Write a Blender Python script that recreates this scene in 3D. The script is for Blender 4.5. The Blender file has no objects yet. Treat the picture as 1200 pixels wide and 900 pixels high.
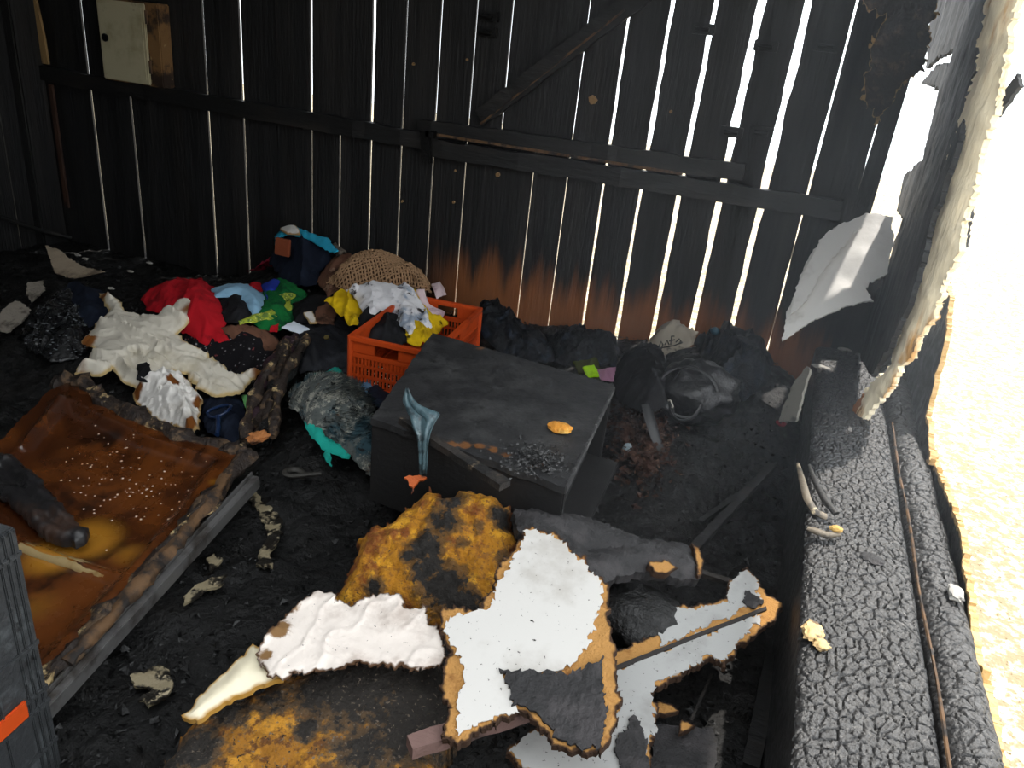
import bpy, bmesh, math, random
import numpy as np
from mathutils import Matrix, Vector
from mathutils.geometry import delaunay_2d_cdt

# ------------------------------------------------------------------ camera, sky, sun, exposure
FPX = 900.0
CAMZ = 1.6
_z = np.array([.25, 2.2, -1.]); _z /= np.linalg.norm(_z)
_y = np.array([.417, .411, 1.]); _y -= _z * (_y @ _z); _y /= np.linalg.norm(_y)
_a = _y * [1, 1, -1]; _b = _z * [1, 1, -1]
_x = np.cross(_a, _b) * [1, 1, -1]
scene = bpy.context.scene
COL = scene.collection
cam_data = bpy.data.cameras.new('camera')
cam_data.sensor_width = 36.0
cam_data.lens = 36.0 * FPX / 1200.0
cam_data.clip_start = .05
cam = bpy.data.objects.new('camera', cam_data)
COL.objects.link(cam)
cam.matrix_world = Matrix(((_x[0], _x[1], -_x[2], 0), (_y[0], _y[1], -_y[2], 0), (_z[0], _z[1], -_z[2], CAMZ), (0, 0, 0, 1)))
scene.camera = cam
world = bpy.data.worlds.new('overcast_sky')
scene.world = world
world.use_nodes = True
bg = world.node_tree.nodes['Background']
bg.inputs[0].default_value = (.93, .97, 1, 1)
bg.inputs[1].default_value = 3.0
sun_data = bpy.data.lights.new('sun', 'SUN')
sun_data.energy = 6.0
sun_data.angle = .02
sun_data.color = (1, .95, .88)
sun = bpy.data.objects.new('sun', sun_data)
COL.objects.link(sun)
SUN_FROM = Vector((.25, .45, .86)).normalized()
sun.rotation_euler = SUN_FROM.to_track_quat('Z', 'Y').to_euler()
scene.view_settings.view_transform = 'Standard'
scene.view_settings.look = 'None'
scene.view_settings.exposure = 0.0
scene.view_settings.gamma = 1.0
scene.view_settings.use_curve_mapping = False

# ------------------------------------------------------------------ helpers: measuring, noise
def ray(u, v):
    d = np.array([(u - 600) / FPX, -(v - 450) / FPX, 1.])
    return np.array([d @ _x, d @ _y, d @ _z])
CAM = np.array([0, 0, CAMZ])
def atz(u, v, zz): d = ray(u, v); return CAM + d * ((zz - CAMZ) / d[2])
def aty(u, v, yy): d = ray(u, v); return CAM + d * (yy / d[1])
def atx(u, v, xx): d = ray(u, v); return CAM + d * (xx / d[0])
def hash3(ix, iy, iz, seed):
    h = (ix * 374761393 + iy * 668265263 + iz * 2147483647 + seed * 1274126177) & 0xFFFFFFFF
    h = ((h ^ (h >> 13)) * 1274126177) & 0xFFFFFFFF
    return ((h ^ (h >> 16)) & 0xFFFFFF) / float(0xFFFFFF)
def vnoise(x, y, z=0., seed=0):
    x = np.asarray(x, float); y = np.asarray(y, float); z = np.zeros_like(x) + z
    ix = np.floor(x).astype(np.int64); iy = np.floor(y).astype(np.int64); iz = np.floor(z).astype(np.int64)
    fx = x - ix; fy = y - iy; fz = z - iz
    fx = fx * fx * (3 - 2 * fx); fy = fy * fy * (3 - 2 * fy); fz = fz * fz * (3 - 2 * fz)
    r = 0
    for a in (0, 1):
        for b in (0, 1):
            for c in (0, 1):
                r = r + hash3(ix + a, iy + b, iz + c, seed) * (fx if a else 1 - fx) * (fy if b else 1 - fy) * (fz if c else 1 - fz)
    return r * 2 - 1
def fbm(x, y, z=0., oct=3, seed=0):
    r = 0; a = 1; k = 1.; s = 0
    for i in range(oct):
        r = r + a * vnoise(np.asarray(x) * k + 17.3 * i, np.asarray(y) * k, np.asarray(z) * k, seed + i); s += a; a *= .5; k *= 2.03
    return r / s
def worley(x, y, seed=0):
    x = np.asarray(x, float); y = np.asarray(y, float)
    ix = np.floor(x).astype(np.int64); iy = np.floor(y).astype(np.int64)
    f1 = np.full(x.shape, 9.); f2 = np.full(x.shape, 9.)
    for a in (-1, 0, 1):
        for b in (-1, 0, 1):
            px = ix + a + hash3(ix + a, iy + b, 0 * ix, seed); py = iy + b + hash3(ix + a, iy + b, 0 * ix + 7, seed)
            d = np.hypot(px - x, py - y)
            f2 = np.minimum(f2, np.maximum(f1, d)); f1 = np.minimum(f1, d)
    return f1, f2
HEAPS = [(-2.35, 2.75, .65, .38, .20), (-1.95, 3.4, .6, .3, .27), (-1.4, 2.9, .3, .4, .06), (-.75, 3.75, .8, .22, .2),
         (0., 3.45, .4, .5, .26), (-.8, 2.2, .36, .4, .13), (-.55, 1.4, .4, .35, .13), (-1.45, 2.2, .25, .28, .12), (-3.2, 3.0, .7, .5, .07),
         (-.3, 2.8, .25, .35, .12), (-1.9, 1.45, .4, .4, .06), (-2.56, 3.62, .42, .20, .22)]
def heap(x, y):
    r = .03 + 0 * np.asarray(x)
    for cx, cy, sx, sy, h in HEAPS:
        r = r + h * np.exp(-((x - cx) / sx) ** 2 - ((y - cy) / sy) ** 2)
    return r
def hit(u, v, off=0.):
    d = ray(u, v); t = .4 / max(-d[2], 1e-3) * .5
    for i in range(400):
        p = CAM + d * t
        h = p[2] - float(heap(p[0], p[1])) - off
        if p[1] > 3.74: return aty(u, v, 3.72)
        if h < .002: break
        t += max(h * .6, .002)
    return CAM + d * t
def lin(c):
    c = [int(c[i:i + 2], 16) / 255 for i in (1, 3, 5)]
    return tuple((v / 12.92 if v <= .04045 else ((v + .055) / 1.055) ** 2.4) for v in c) + (1,)

# ------------------------------------------------------------------ helpers: materials
MATS = {}
def mat(name, base, layers=(), rough=.8, rough2=None, bump=.3, bscale=60, bdet=4, stretch=(1, 1, 1), metal=0., spec=.5, wpos=False, trans=None, alpha=None, coat=0., subsurf=0., wave=None):
    """base colour hex; layers: (hex, kind, ...) kind: ('noise',scale,lo,hi) ('attr',name,lo,hi,noise_amount) ('vor',scale,lo,hi) ('z',lo,hi,noise,scale)"""
    if name in MATS: return MATS[name]
    m = bpy.data.materials.new(name); m.use_nodes = True
    nt = m.node_tree; N = nt.nodes; L = nt.links
    bs = N['Principled BSDF']
    tc = N.new('ShaderNodeTexCoord')
    if wpos:
        g = N.new('ShaderNodeNewGeometry'); co = g.outputs['Position']
    else:
        co = tc.outputs['Object']
    mp = N.new('ShaderNodeMapping'); mp.inputs['Scale'].default_value = stretch
    L.new(co, mp.inputs['Vector']); vec = mp.outputs['Vector']
    def noise(scale, det=5):
        n = N.new('ShaderNodeTexNoise'); n.inputs['Scale'].default_value = scale; n.inputs['Detail'].default_value = det
        n.inputs['Roughness'].default_value = .62
        L.new(vec, n.inputs['Vector']); return n.outputs['Fac']
    def remap(s, lo, hi):
        r = N.new('ShaderNodeMapRange'); r.interpolation_type = 'SMOOTHSTEP'
        r.inputs['From Min'].default_value = lo; r.inputs['From Max'].default_value = hi
        L.new(s, r.inputs['Value']); return r.outputs['Result']
    def math_(op, a, b):
        n = N.new('ShaderNodeMath'); n.operation = op
        for i, v in enumerate((a, b)):
            if isinstance(v, (int, float)): n.inputs[i].default_value = v
            else: L.new(v, n.inputs[i])
        return n.outputs[0]
    cur = None
    for c, kind, *ar in layers:
        if kind == 'noise': fac = remap(noise(ar[0]), ar[1], ar[2])
        elif kind == 'vor':
            v = N.new('ShaderNodeTexVoronoi'); v.inputs['Scale'].default_value = ar[0]; L.new(vec, v.inputs['Vector'])
            fac = remap(v.outputs['Distance'], ar[1], ar[2])
        elif kind == 'attr':
            at = N.new('ShaderNodeAttribute'); at.attribute_name = ar[0]
            nn = math_('MULTIPLY', math_('SUBTRACT', noise(ar[4] if len(ar) > 4 else 14), .5), ar[3])
            fac = remap(math_('ADD', at.outputs['Fac'], nn), ar[1], ar[2])
        elif kind == 'z':
            g2 = N.new('ShaderNodeNewGeometry'); sp = N.new('ShaderNodeSeparateXYZ'); L.new(g2.outputs['Position'], sp.inputs[0])
            nn = math_('MULTIPLY', math_('SUBTRACT', noise(ar[3]), .5), ar[2])
            fac = remap(math_('ADD', sp.outputs['Z'], nn), ar[0], ar[1])
            if len(ar) > 4:
                fac = math_('MULTIPLY', fac, remap(sp.outputs['X'], ar[4], ar[5]))
        mx = N.new('ShaderNodeMix'); mx.data_type = 'RGBA'
        L.new(fac, mx.inputs['Factor'])
        if cur is None: mx.inputs['A'].default_value = lin(base)
        else: L.new(cur, mx.inputs['A'])
        mx.inputs['B'].default_value = lin(c)
        cur = mx.outputs['Result']
    if cur is None: bs.inputs['Base Color'].default_value = lin(base)
    else: L.new(cur, bs.inputs['Base Color'])
    if rough2 is not None:
        r = N.new('ShaderNodeMapRange'); L.new(noise(bscale * .3), r.inputs['Value'])
        r.inputs['From Min'].default_value = .35; r.inputs['From Max'].default_value = .65
        r.inputs['To Min'].default_value = rough; r.inputs['To Max'].default_value = rough2
        L.new(r.outputs['Result'], bs.inputs['Roughness'])
    else: bs.inputs['Roughness'].default_value = rough
    bs.inputs['Metallic'].default_value = metal
    bs.inputs['Specular IOR Level'].default_value = spec
    bs.inputs['Coat Weight'].default_value = coat
    bs.inputs['Coat Roughness'].default_value = .15
    if bump:
        b = N.new('ShaderNodeBump'); b.inputs['Strength'].default_value = bump; b.inputs['Distance'].default_value = .01
        src = noise(bscale, bdet)
        if wave:
            w = N.new('ShaderNodeTexVoronoi'); w.inputs['Scale'].default_value = wave; L.new(vec, w.inputs['Vector'])
            src = math_('ADD', src, w.outputs['Distance'])
        L.new(src, b.inputs['Height']); L.new(b.outputs['Normal'], bs.inputs['Normal'])
    if trans: bs.inputs['Transmission Weight'].default_value = trans
    if alpha:
        v = N.new('ShaderNodeTexVoronoi'); v.inputs['Scale'].default_value = alpha; L.new(vec, v.inputs['Vector'])
        L.new(remap(v.outputs['Distance'], .22, .3), bs.inputs['Alpha'])
    if subsurf:
        bs.inputs['Subsurface Weight'].default_value = subsurf
    MATS[name] = m
    return m

# ------------------------------------------------------------------ helpers: objects
def props(o, label=None, cat=None, group=None, kind=None):
    if label: o['label'] = label
    if cat: o['category'] = cat
    if group: o['group'] = group
    if kind: o['kind'] = kind
    return o
def thing(name, loc, label, cat, group=None, kind=None):
    o = bpy.data.objects.new(name, None); o.empty_display_size = .05
    COL.objects.link(o); o.location = loc
    return props(o, label, cat, group, kind)
def root_of(p):
    v = Vector((0, 0, 0))
    while p is not None:
        v += p.location; p = p.parent
    return v
def build(name, verts, faces, m, parent=None, smooth=None, attrs=None, **kw):
    """verts in world space; the object's origin is its base centre"""
    V = np.array(verts, float)
    lo = V.min(0); hi = V.max(0)
    org = np.array([(lo[0] + hi[0]) / 2, (lo[1] + hi[1]) / 2, lo[2]])
    me = bpy.data.meshes.new(name)
    me.from_pydata([tuple(v) for v in (V - org)], [], [tuple(int(i) for i in f) for f in faces])
    if attrs:
        for k, a in attrs.items():
            at = me.attributes.new(k, 'FLOAT', 'POINT'); at.data.foreach_set('value', np.asarray(a, np.float32))
    me.materials.append(m)
    if smooth is not None:
        me.polygons.foreach_set('use_smooth', [True] * len(me.polygons))
        me.set_sharp_from_angle(angle=math.radians(smooth))
    me.update()
    o = bpy.data.objects.new(name, me); COL.objects.link(o)
    o.location = Vector(org) - (root_of(parent) if parent else Vector((0, 0, 0)))
    if parent: o.parent = parent
    return props(o, **kw)
class MB:
    """collects solids into one mesh"""
    def __init__(s): s.v = []; s.f = []
    def add(s, v, f):
        n = len(s.v); s.v += [tuple(p) for p in v]; s.f += [tuple(i + n for i in q) for q in f]; return s
    def hexa(s, c):     # 8 corners: bottom 4 ccw, top 4 ccw
        return s.add(c, [(3, 2, 1, 0), (4, 5, 6, 7), (0, 1, 5, 4), (1, 2, 6, 5), (2, 3, 7, 6), (3, 0, 4, 7)])
    def box(s, O, A, B, C):   # origin corner, edge vectors
        O, A, B, C = (np.array(q, float) for q in (O, A, B, C))
        return s.hexa([O, O + A, O + A + B, O + B, O + C, O + A + C, O + A + B + C, O + B + C])
    def bbox(s, x0, x1, y0, y1, z0, z1): return s.box((x0, y0, z0), (x1 - x0, 0, 0), (0, y1 - y0, 0), (0, 0, z1 - z0))
    def tube(s, pts, rad, n=8, wob=0., seed=0, flat=1.):
        pts = [np.array(p, float) for p in pts]; k = len(pts)
        if isinstance(rad, (int, float)): rad = [rad] * k
        rng = random.Random(seed); V = []
        prev = None
        for i, p in enumerate(pts):
            t = pts[min(i + 1, k - 1)] - pts[max(i - 1, 0)]; t /= np.linalg.norm(t) + 1e-9
            a = np.array([0, 0, 1.]) if prev is None else prev
            if abs(a @ t) > .95: a = np.array([1., 0, 0])
            u = np.cross(a, t); u /= np.linalg.norm(u) + 1e-9; w = np.cross(t, u); prev = w
            for j in range(n):
                q = 2 * math.pi * j / n; r = rad[i] * (1 + wob * (rng.random() * 2 - 1))
                V.append(p + u * math.cos(q) * r + w * math.sin(q) * r * flat)
        F = []
        for i in range(k - 1):
            for j in range(n):
                F.append((i * n + j, i * n + (j + 1) % n, (i + 1) * n + (j + 1) % n, (i + 1) * n + j))
        F.append(tuple(range(n - 1, -1, -1))); F.append(tuple(range((k - 1) * n, k * n)))
        return s.add(V, F)
    def out(s, name, m, parent=None, smooth=None, bevel=0., **kw):
        o = build(name, s.v, s.f, m, parent, smooth, **kw)
        if bevel:
            bm = bmesh.new(); bm.from_mesh(o.data)
            bmesh.ops.bevel(bm, geom=[e for e in bm.edges if e.calc_face_angle(0) > .5], offset=bevel, segments=2, affect='EDGES')
            bm.to_mesh(o.data); bm.free()
        return o
def densify(poly, step, jag=0., seed=0, jfreq=18.):
    out = []
    n = len(poly)
    for i in range(n):
        a = np.array(poly[i], float); b = np.array(poly[(i + 1) % n], float)
        k = max(1, int(round(np.linalg.norm(b - a) / step)))
        for j in range(k): out.append(a + (b - a) * j / k)
    P = np.array(out)
    if jag:
        P = P + 2.2 * jag * np.stack([fbm(P[:, 0] * jfreq, P[:, 1] * jfreq, 1.7, 3, seed), fbm(P[:, 0] * jfreq, P[:, 1] * jfreq, 9.2, 3, seed + 5)], 1)
        P = P + 1.1 * jag * np.stack([vnoise(P[:, 0] * jfreq * 5, P[:, 1] * jfreq * 5, 3.3, seed), vnoise(P[:, 0] * jfreq * 5, P[:, 1] * jfreq * 5, 6.1, seed + 2)], 1)
    return P
def inside(P, poly):
    x, y = P[:, 0], P[:, 1]; r = np.zeros(len(P), bool); n = len(poly); j = n - 1
    for i in range(n):
        xi, yi = poly[i]; xj, yj = poly[j]
        c = ((yi > y) != (yj > y)) & (x < (xj - xi) * (y - yi) / ((yj - yi) or 1e-12) + xi)
        r ^= c; j = i
    return r
def edge_dist(P, poly):
    d = np.full(len(P), 9.); n = len(poly)
    for i in range(n):
        a = poly[i]; b = poly[(i + 1) % n]; ab = b - a
        t = np.clip(((P - a) @ ab) / (ab @ ab + 1e-12), 0, 1)
        d = np.minimum(d, np.hypot(*(P - a - t[:, None] * ab).T))
    return d
def patch(poly, res, seed=0):
    """triangulated polygon: points, triangles, boundary index loop, distance to edge"""
    poly = np.asarray(poly, float)
    rng = np.random.RandomState(seed)
    lo = poly.min(0); hi = poly.max(0)
    gx, gy = np.meshgrid(np.arange(lo[0], hi[0], res), np.arange(lo[1], hi[1], res))
    gx[1::2] += res / 2
    G = np.stack([gx.ravel(), gy.ravel()], 1) + rng.uniform(-.2, .2, (gx.size, 2)) * res
    G = G[inside(G, poly)]
    if len(G): G = G[edge_dist(G, poly) > res * .45]
    n = len(poly)
    pts = [Vector(p) for p in poly] + [Vector(p) for p in G]
    v, e, f, ov, oe, of = delaunay_2d_cdt(pts, [(i, (i + 1) % n) for i in range(n)], [], 1, 1e-6)
    P = np.array([tuple(q) for q in v])
    # keep triangles whose centre is inside
    F = np.array([t for t in f if len(t) == 3])
    C = P[F].mean(1); F = F[inside(C, poly)]
    # orient
    A = P[F]; s = (A[:, 1, 0] - A[:, 0, 0]) * (A[:, 2, 1] - A[:, 0, 1]) - (A[:, 1, 1] - A[:, 0, 1]) * (A[:, 2, 0] - A[:, 0, 0])
    F[s < 0] = F[s < 0][:, ::-1]
    return P, F, edge_dist(P, poly)
def solid_from(P3t, P3b, F):
    """closed solid from a triangulated top and its bottom copy"""
    n = len(P3t)
    cnt = {}
    for a, b, c in F:
        for e in ((a, b), (b, c), (c, a)):
            cnt[e] = 1
    V = np.concatenate([P3t, P3b]); FF = [tuple(f) for f in F] + [(f[2] + n, f[1] + n, f[0] + n) for f in F]
    for (a, b) in cnt:
        if (b, a) not in cnt: FF.append((b, a, a + n, b + n))
    return V, FF
def blob_attr(P, blobs):
    r = np.zeros(len(P))
    for (c, rad, val) in blobs:
        r = np.maximum(r, val * np.exp(-((P[:, 0] - c[0]) ** 2 + (P[:, 1] - c[1]) ** 2) / (rad * rad)))
    return r
def ridged(x, y, seed): return 1 - np.abs(fbm(x, y, 0, 2, seed)) * 2
def cloth(name, outline, m, off=.03, puff=.03, edge=.06, fold=.02, ang=0., freq=10., seed=0, res=.010, th=.006, jag=.006, burns=(), parent=None, lump=0., along=None, crum=.2, **kw):
    """a garment lying on the heap; outline measured where its edge lies"""
    W = np.array([hit(u, v, off)[:2] for u, v in outline])
    poly = densify(W, res * 1.3, jag, seed)
    poly[:, 1] = np.minimum(poly[:, 1], 3.73 + .02 * (poly[:, 0] % .1))
    P, F, d = patch(poly, res, seed)
    if along is not None:
        q0 = hit(*along[0], off); q1 = hit(*along[1], off); ang = math.atan2(q1[1] - q0[1], q1[0] - q0[0]) + math.pi / 2
    ca, sa = math.cos(ang), math.sin(ang)
    x, y = P[:, 0], P[:, 1]
    wx = fbm(x * 6, y * 6, 0, 2, seed) * .07; wy = fbm(x * 6, y * 6, 4.4, 2, seed + 3) * .07
    s = (x + wx) * ca + (y + wy) * sa; t = -(x + wx) * sa + (y + wy) * ca
    f1 = np.clip(ridged(s * freq, t * freq * .15, seed + 11), 0, 1) ** 2
    f2 = np.clip(ridged(s * freq * 2.3, t * freq * .35, seed + 23), 0, 1) ** 2.2
    f3 = np.clip(ridged(s * freq * 2.6 + t * freq * 1.8, t * freq * 2.2 - s * freq, seed + 31), 0, 1) ** 3
    hem = .45 + .55 * np.minimum(1, d / .025)
    z = heap(x, y) + off + puff * (1 - np.exp(-(d / edge) ** 1.3)) + (fold * f1 + fold * .5 * f2 + fold * crum * f3) * hem + lump * fbm(x * 9, y * 9, 0, 2, seed + 40)
    T = np.stack([x, y, z], 1); B = T - [0, 0, th]
    V, FF = solid_from(T, B, F)
    bl = [(hit(u, v, off)[:2], r, val) for u, v, r, val in burns]
    at = {'burn': np.tile(blob_attr(P, bl), 2), 'rim': np.tile(np.exp(-d / .015), 2)}
    return build(name, V, FF, m, parent, smooth=75, attrs=at, **kw)
def plane3(p):   # three (u,v,z)
    A, B, C = (atz(*q) for q in p)
    n = np.cross(B - A, C - A); n /= np.linalg.norm(n)
    if n[2] < 0: n = -n
    return A, n
def on_plane(u, v, O, n):
    d = ray(u, v); return CAM + d * (((O - CAM) @ n) / (d @ n))
def frame(n):
    a = np.array([1., 0, 0]) if abs(n[0]) < .9 else np.array([0, 1., 0])
    U = a - n * (a @ n); U /= np.linalg.norm(U); return U, np.cross(n, U)
def slab(name, outline, O, n, th, m, lift=0., res=.03, rough=0., rfreq=20., jag=.006, jfreq=18., seed=0, parent=None, dome=0., dedge=.05, burns=(), smooth=35, bend=None, **kw):
    """a board or sheet lying in a plane: outline traced on that plane, real thickness below it"""
    U, V_ = frame(n)
    W = np.array([[(on_plane(u, v, O, n) - O) @ U, (on_plane(u, v, O, n) - O) @ V_] for u, v in outline])
    poly = densify(W, min(res * .7, .0045) if jag > .0035 else res * .7, jag, seed, jfreq)
    P, F, d = patch(poly, res, seed)
    h = lift + rough * fbm(P[:, 0] * rfreq, P[:, 1] * rfreq, 0, 3, seed) + dome * (1 - np.exp(-(d / dedge) ** 1.5))
    if bend is not None: h = h + bend(P[:, 0], P[:, 1], d)
    T = O + P[:, :1] * U + P[:, 1:] * V_ + h[:, None] * n
    B = T - th * n
    V, FF = solid_from(T, B, F)
    bl = []
    for u, v, r, val in burns:
        q = on_plane(u, v, O, n) - O; bl.append(((q @ U, q @ V_), r, val))
    at = {'burn': np.tile(blob_attr(P, bl), 2), 'rim': np.tile(np.exp(-d / .02), 2)}
    return build(name, V, FF, m, parent, smooth=smooth, attrs=at, **kw)
def rock(name, c, r, m, seed=0, sq=(1, 1, 1), rough=.35, freq=2.2, sub=3, parent=None, **kw):
    bm = bmesh.new(); bmesh.ops.create_icosphere(bm, subdivisions=sub, radius=1)
    V = np.array([v.co[:] for v in bm.verts]); F = [[v.index for v in f.verts] for f in bm.faces]; bm.free()
    k = 1 + rough * fbm(V[:, 0] * freq + seed, V[:, 1] * freq, V[:, 2] * freq, 3, seed)
    V = V * k[:, None] * r * np.array(sq) + np.array(c)
    return build(name, V, F, m, parent, smooth=50, **kw)
def px_path(pts): return [atz(*p) for p in pts]

# ------------------------------------------------------------------ materials of the setting
CHAR = mat('charred_wood', '#0c0c0d', [('#1b1918', 'noise', 7, .45, .65), ('#7d4a24', 'z', .54, .30, .6, 11, -1.95, -1.55)], rough=.55, rough2=.85, bump=.6, bscale=60, stretch=(1, 1, .07), wpos=True)
CHARL = mat('charred_wood_plain', '#0b0b0c', [('#191716', 'noise', 7, .45, .65)], rough=.55, rough2=.85, bump=.6, bscale=60, stretch=(1, 1, .07), wpos=True)
CHARBAR = mat('charred_bar', '#0d0d0d', [('#211d1a', 'noise', 12, .5, .7)], rough=.6, bump=.5, bscale=40, stretch=(.2, 1, 1))
SCORCH = mat('scorched_tan_wood', '#5d4329', [('#1a1512', 'noise', 14, .42, .62)], rough=.8, bump=.3, stretch=(1, 1, .2))
ALLIG = mat('alligator_char', '#1b1b1c', [('#3a3938', 'noise', 30, .45, .7)], rough=.34, rough2=.55, bump=.5, bscale=150, spec=.75)
SOOT = mat('soot_floor', '#060606', [('#0f0d0b', 'noise', 5, .48, .66), ('#1d1915', 'noise', 16, .66, .8)], rough=.3, rough2=.8, bump=1.2, bscale=55, bdet=8, spec=.45)
CHIP = mat('char_chips', '#090909', [('#1a1918', 'noise', 20, .5, .75)], rough=.25, rough2=.7, bump=.5, bscale=90)
CREAMWOOD = mat('unburnt_wood', '#e6d9bb', [('#b98b4c', 'noise', 9, .5, .62), ('#5a3c20', 'noise', 16, .62, .68)], rough=.8, bump=.6, bscale=40, stretch=(1, 1, .15))
OUTG = mat('gravel_outside', '#9a8a6c', [('#d6cdb6', 'noise', 30, .45, .6), ('#6b5a3c', 'noise', 55, .58, .7)], rough=.95, bump=.8, bscale=60)

# ------------------------------------------------------------------ floor and outside ground
nx, ny = 300, 250
X, Y = np.meshgrid(np.linspace(-4.7, .62, nx), np.linspace(-1.2, 3.95, ny))
near = np.exp(-(np.hypot(X, Y) / 4) ** 2)
Z = heap(X, Y) - .02 + .030 * fbm(X * 7, Y * 7, 0, 3, 3) + .022 * np.abs(fbm(X * 24, Y * 24, 0, 3, 8)) + .010 * fbm(X * 60, Y * 60, 0, 2, 12)
V = np.stack([X.ravel(), Y.ravel(), np.maximum(Z, -.01).ravel()], 1)
F = [(j * nx + i, j * nx + i + 1, (j + 1) * nx + i + 1, (j + 1) * nx + i) for j in range(ny - 1) for i in range(nx - 1)]
build('floor', V, F, SOOT, smooth=45, label='black soot-covered floor heaped with charred debris', cat='floor', kind='structure')
g = MB(); g.bbox(-14, 14, -12, 16, -.5, -.12)
g.out('ground_outside', OUTG, label='pale gravel ground outside the burnt shed', cat='ground', kind='structure')

# ------------------------------------------------------------------ back wall: planks with daylight gaps
YW = 3.8
# (pixel u, v) on the gap, visible width in metres above the rail, below the rail
GAPS = [(117, 200, .0007, .0006), (161, 200, .000, .0002), (207, 200, .000, .0), (248, 200, .0003, .0012), (288, 200, .005, .0004), (326, 200, .0, .0), (365, 130, .006, .0003),
        (398, 200, .0, .0006), (434.5, 180, .011, .002), (470, 180, .0005, .0008), (509, 160, .002, .0004), (546, 185, .001, .0008), (587, 160, .0018, .0), (625, 200, .0, .0014),
        (665, 205, .0018, .002), (708, 210, .013, .010), (752, 215, .018, .016), (797, 222, .021, .021), (844, 228, .032, .026), (891, 240, .032, .029), (947, 225, .010, .007), (1004, 230, .005, .0)]
T_PL = .014
gx = []
for u, v, wu, wl in GAPS:
    p = aty(u, v, YW); sl = abs(p[0]) / YW
    gx.append((p[0], wu, wl, T_PL * sl))
edges = [(-4.62, 0, 0, 0)] + gx + [(.31, 0, 0, 0)]
wall_back = thing('wall_back', (-2.2, YW, 0), 'blackened vertical board wall at the back with daylight in its gaps', 'wall', kind='structure')
door = thing('door_1', (-.85, YW, 0), 'charred ledged plank door with diagonal brace and wide bright gaps', 'door', kind='structure')
def plank(i, e0, e1, parent):
    rng = random.Random(100 + i)
    k = 46; zs = np.linspace(-.05, 2.45, k)
    V = []
    dy = rng.uniform(-.004, .004) * max(0, 1 - abs(e0[0]) / 1.6)
    for z in zs:
        o = []
        for side, e in ((1, e0), (-1, e1)):
            w = e[1] if z > 1.08 else e[2]
            rag = 1 + .55 * float(fbm(z * 9, side * 3.1 + e[0] * 7, 0, 2, 5))
            if e[0] > -.08 and side and 0 < w < .01: rag *= 1.0 if math.sin(z * 95) > -.2 else .05
            hw = max(.0, w * rag) / 2
            o.append((e[0] + side * (hw + (e[3] / 2 if hw > 0 else -.001)), w))
        x0, x1 = o[0][0], o[1][0]
        V += [(x0, YW + dy, z), (x1, YW + dy, z), (x1, YW + dy + T_PL, z), (x0, YW + dy + T_PL, z)]
    F = [(3, 2, 1, 0), tuple(range(4 * k - 4, 4 * k))]
    for j in range(k - 1):
        a = 4 * j; b = a + 4
        for q in range(4): F.append((a + q, a + (q + 1) % 4, b + (q + 1) % 4, b + q))
    return build('plank', V, F, CHAR, parent)
for i in range(len(edges) - 1):
    xm = (edges[i][0] + edges[i + 1][0]) / 2
    plank(i, edges[i], edges[i + 1], door if -1.98 < xm < .02 else wall_back)
def rail(name, p0, p1, h, y0, dep, m, parent, seed=0, **kw):
    """horizontal or sloping timber along the wall between two (x,z) points, ragged by fire"""
    k = 40; V = []
    p0 = np.array(p0); p1 = np.array(p1); d = (p1 - p0) / np.linalg.norm(p1 - p0); nrm = np.array([-d[1], d[0]])
    for j in range(k):
        c = p0 + (p1 - p0) * j / (k - 1)
        a = h / 2 * (1 + .18 * float(fbm(j * .6, seed, 0, 2, seed))); b = h / 2 * (1 + .18 * float(fbm(j * .6, seed + 9., 0, 2, seed + 1)))
        lo = c - nrm * a; hi = c + nrm * b; e = dep * (1 + .15 * float(fbm(j * .5, 4.4, 0, 2, seed + 2)))
        V += [(lo[0], y0, lo[1]), (lo[0], y0 - e, lo[1]), (hi[0], y0 - e * .9, hi[1]), (hi[0], y0, hi[1])]
    F = [(0, 1, 2, 3), tuple(range(4 * k - 1, 4 * k - 5, -1))]
    for j in range(k - 1):
        a = 4 * j; b = a + 4
        for q in range(4): F.append((a + q, b + q, b + (q + 1) % 4, a + (q + 1) % 4))
    return build(name, V, F, m, parent, **kw)
def wxz(u, v): p = aty(u, v, YW - .03); return (p[0], p[2])
rail('wall_rail', (-4.6, 1.085), wxz(515, 168), .085, YW - .005, .06, CHARBAR, wall_back, 3)
rail('upper_ledge', wxz(490, 148), wxz(872, 202), .075, YW - .005, .045, CHARBAR, door, 5)
rail('lower_ledge', wxz(500, 172), wxz(985, 246), .085, YW - .005, .06, CHARBAR, door, 8)
rail('diagonal_brace', wxz(562, 138), wxz(760, -12), .085, YW - .005, .035, CHARBAR, door, 11)
rail('tan_edge', wxz(512, 157), wxz(800, 203), .012, YW - .03, .03, SCORCH, door, 12, label='unburnt tan edge strip')
rail('tan_edge', wxz(564, 145), wxz(732, 12), .010, YW - .012, .03, SCORCH, door, 13, label='unburnt tan edge strip')
IRON = mat('sooty_iron', '#101010', rough=.45, bump=.4, bscale=80, metal=.4)
b = MB(); p = aty(503, 168, YW - .08)
b.box((p[0] - .03, YW - .1, p[2] - .10), (.055, 0, .0), (0, .03, 0), (-.02, 0, .16)).box((p[0] - .02, YW - .1, p[2] + .03), (.05, 0, 0), (0, .1, 0), (0, 0, .03))
b.out('latch_bracket', IRON, door, bevel=.004)
for (u, v) in ((575, 20), (573, 38), (893, 155), (858, 155), (825, 35), (898, 55), (968, 55)):
    b = MB(); p = aty(u, v, YW)
    b.box((p[0] - .05, YW - .035, p[2] - .02), (.1, 0, 0), (0, .033, 0), (.0, 0, .045)).tube([(p[0] - .03, YW - .05, p[2]), (p[0] + .03, YW - .05, p[2])], .012)
    b.out('hinge_strap', IRON, door, bevel=.003)
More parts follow.
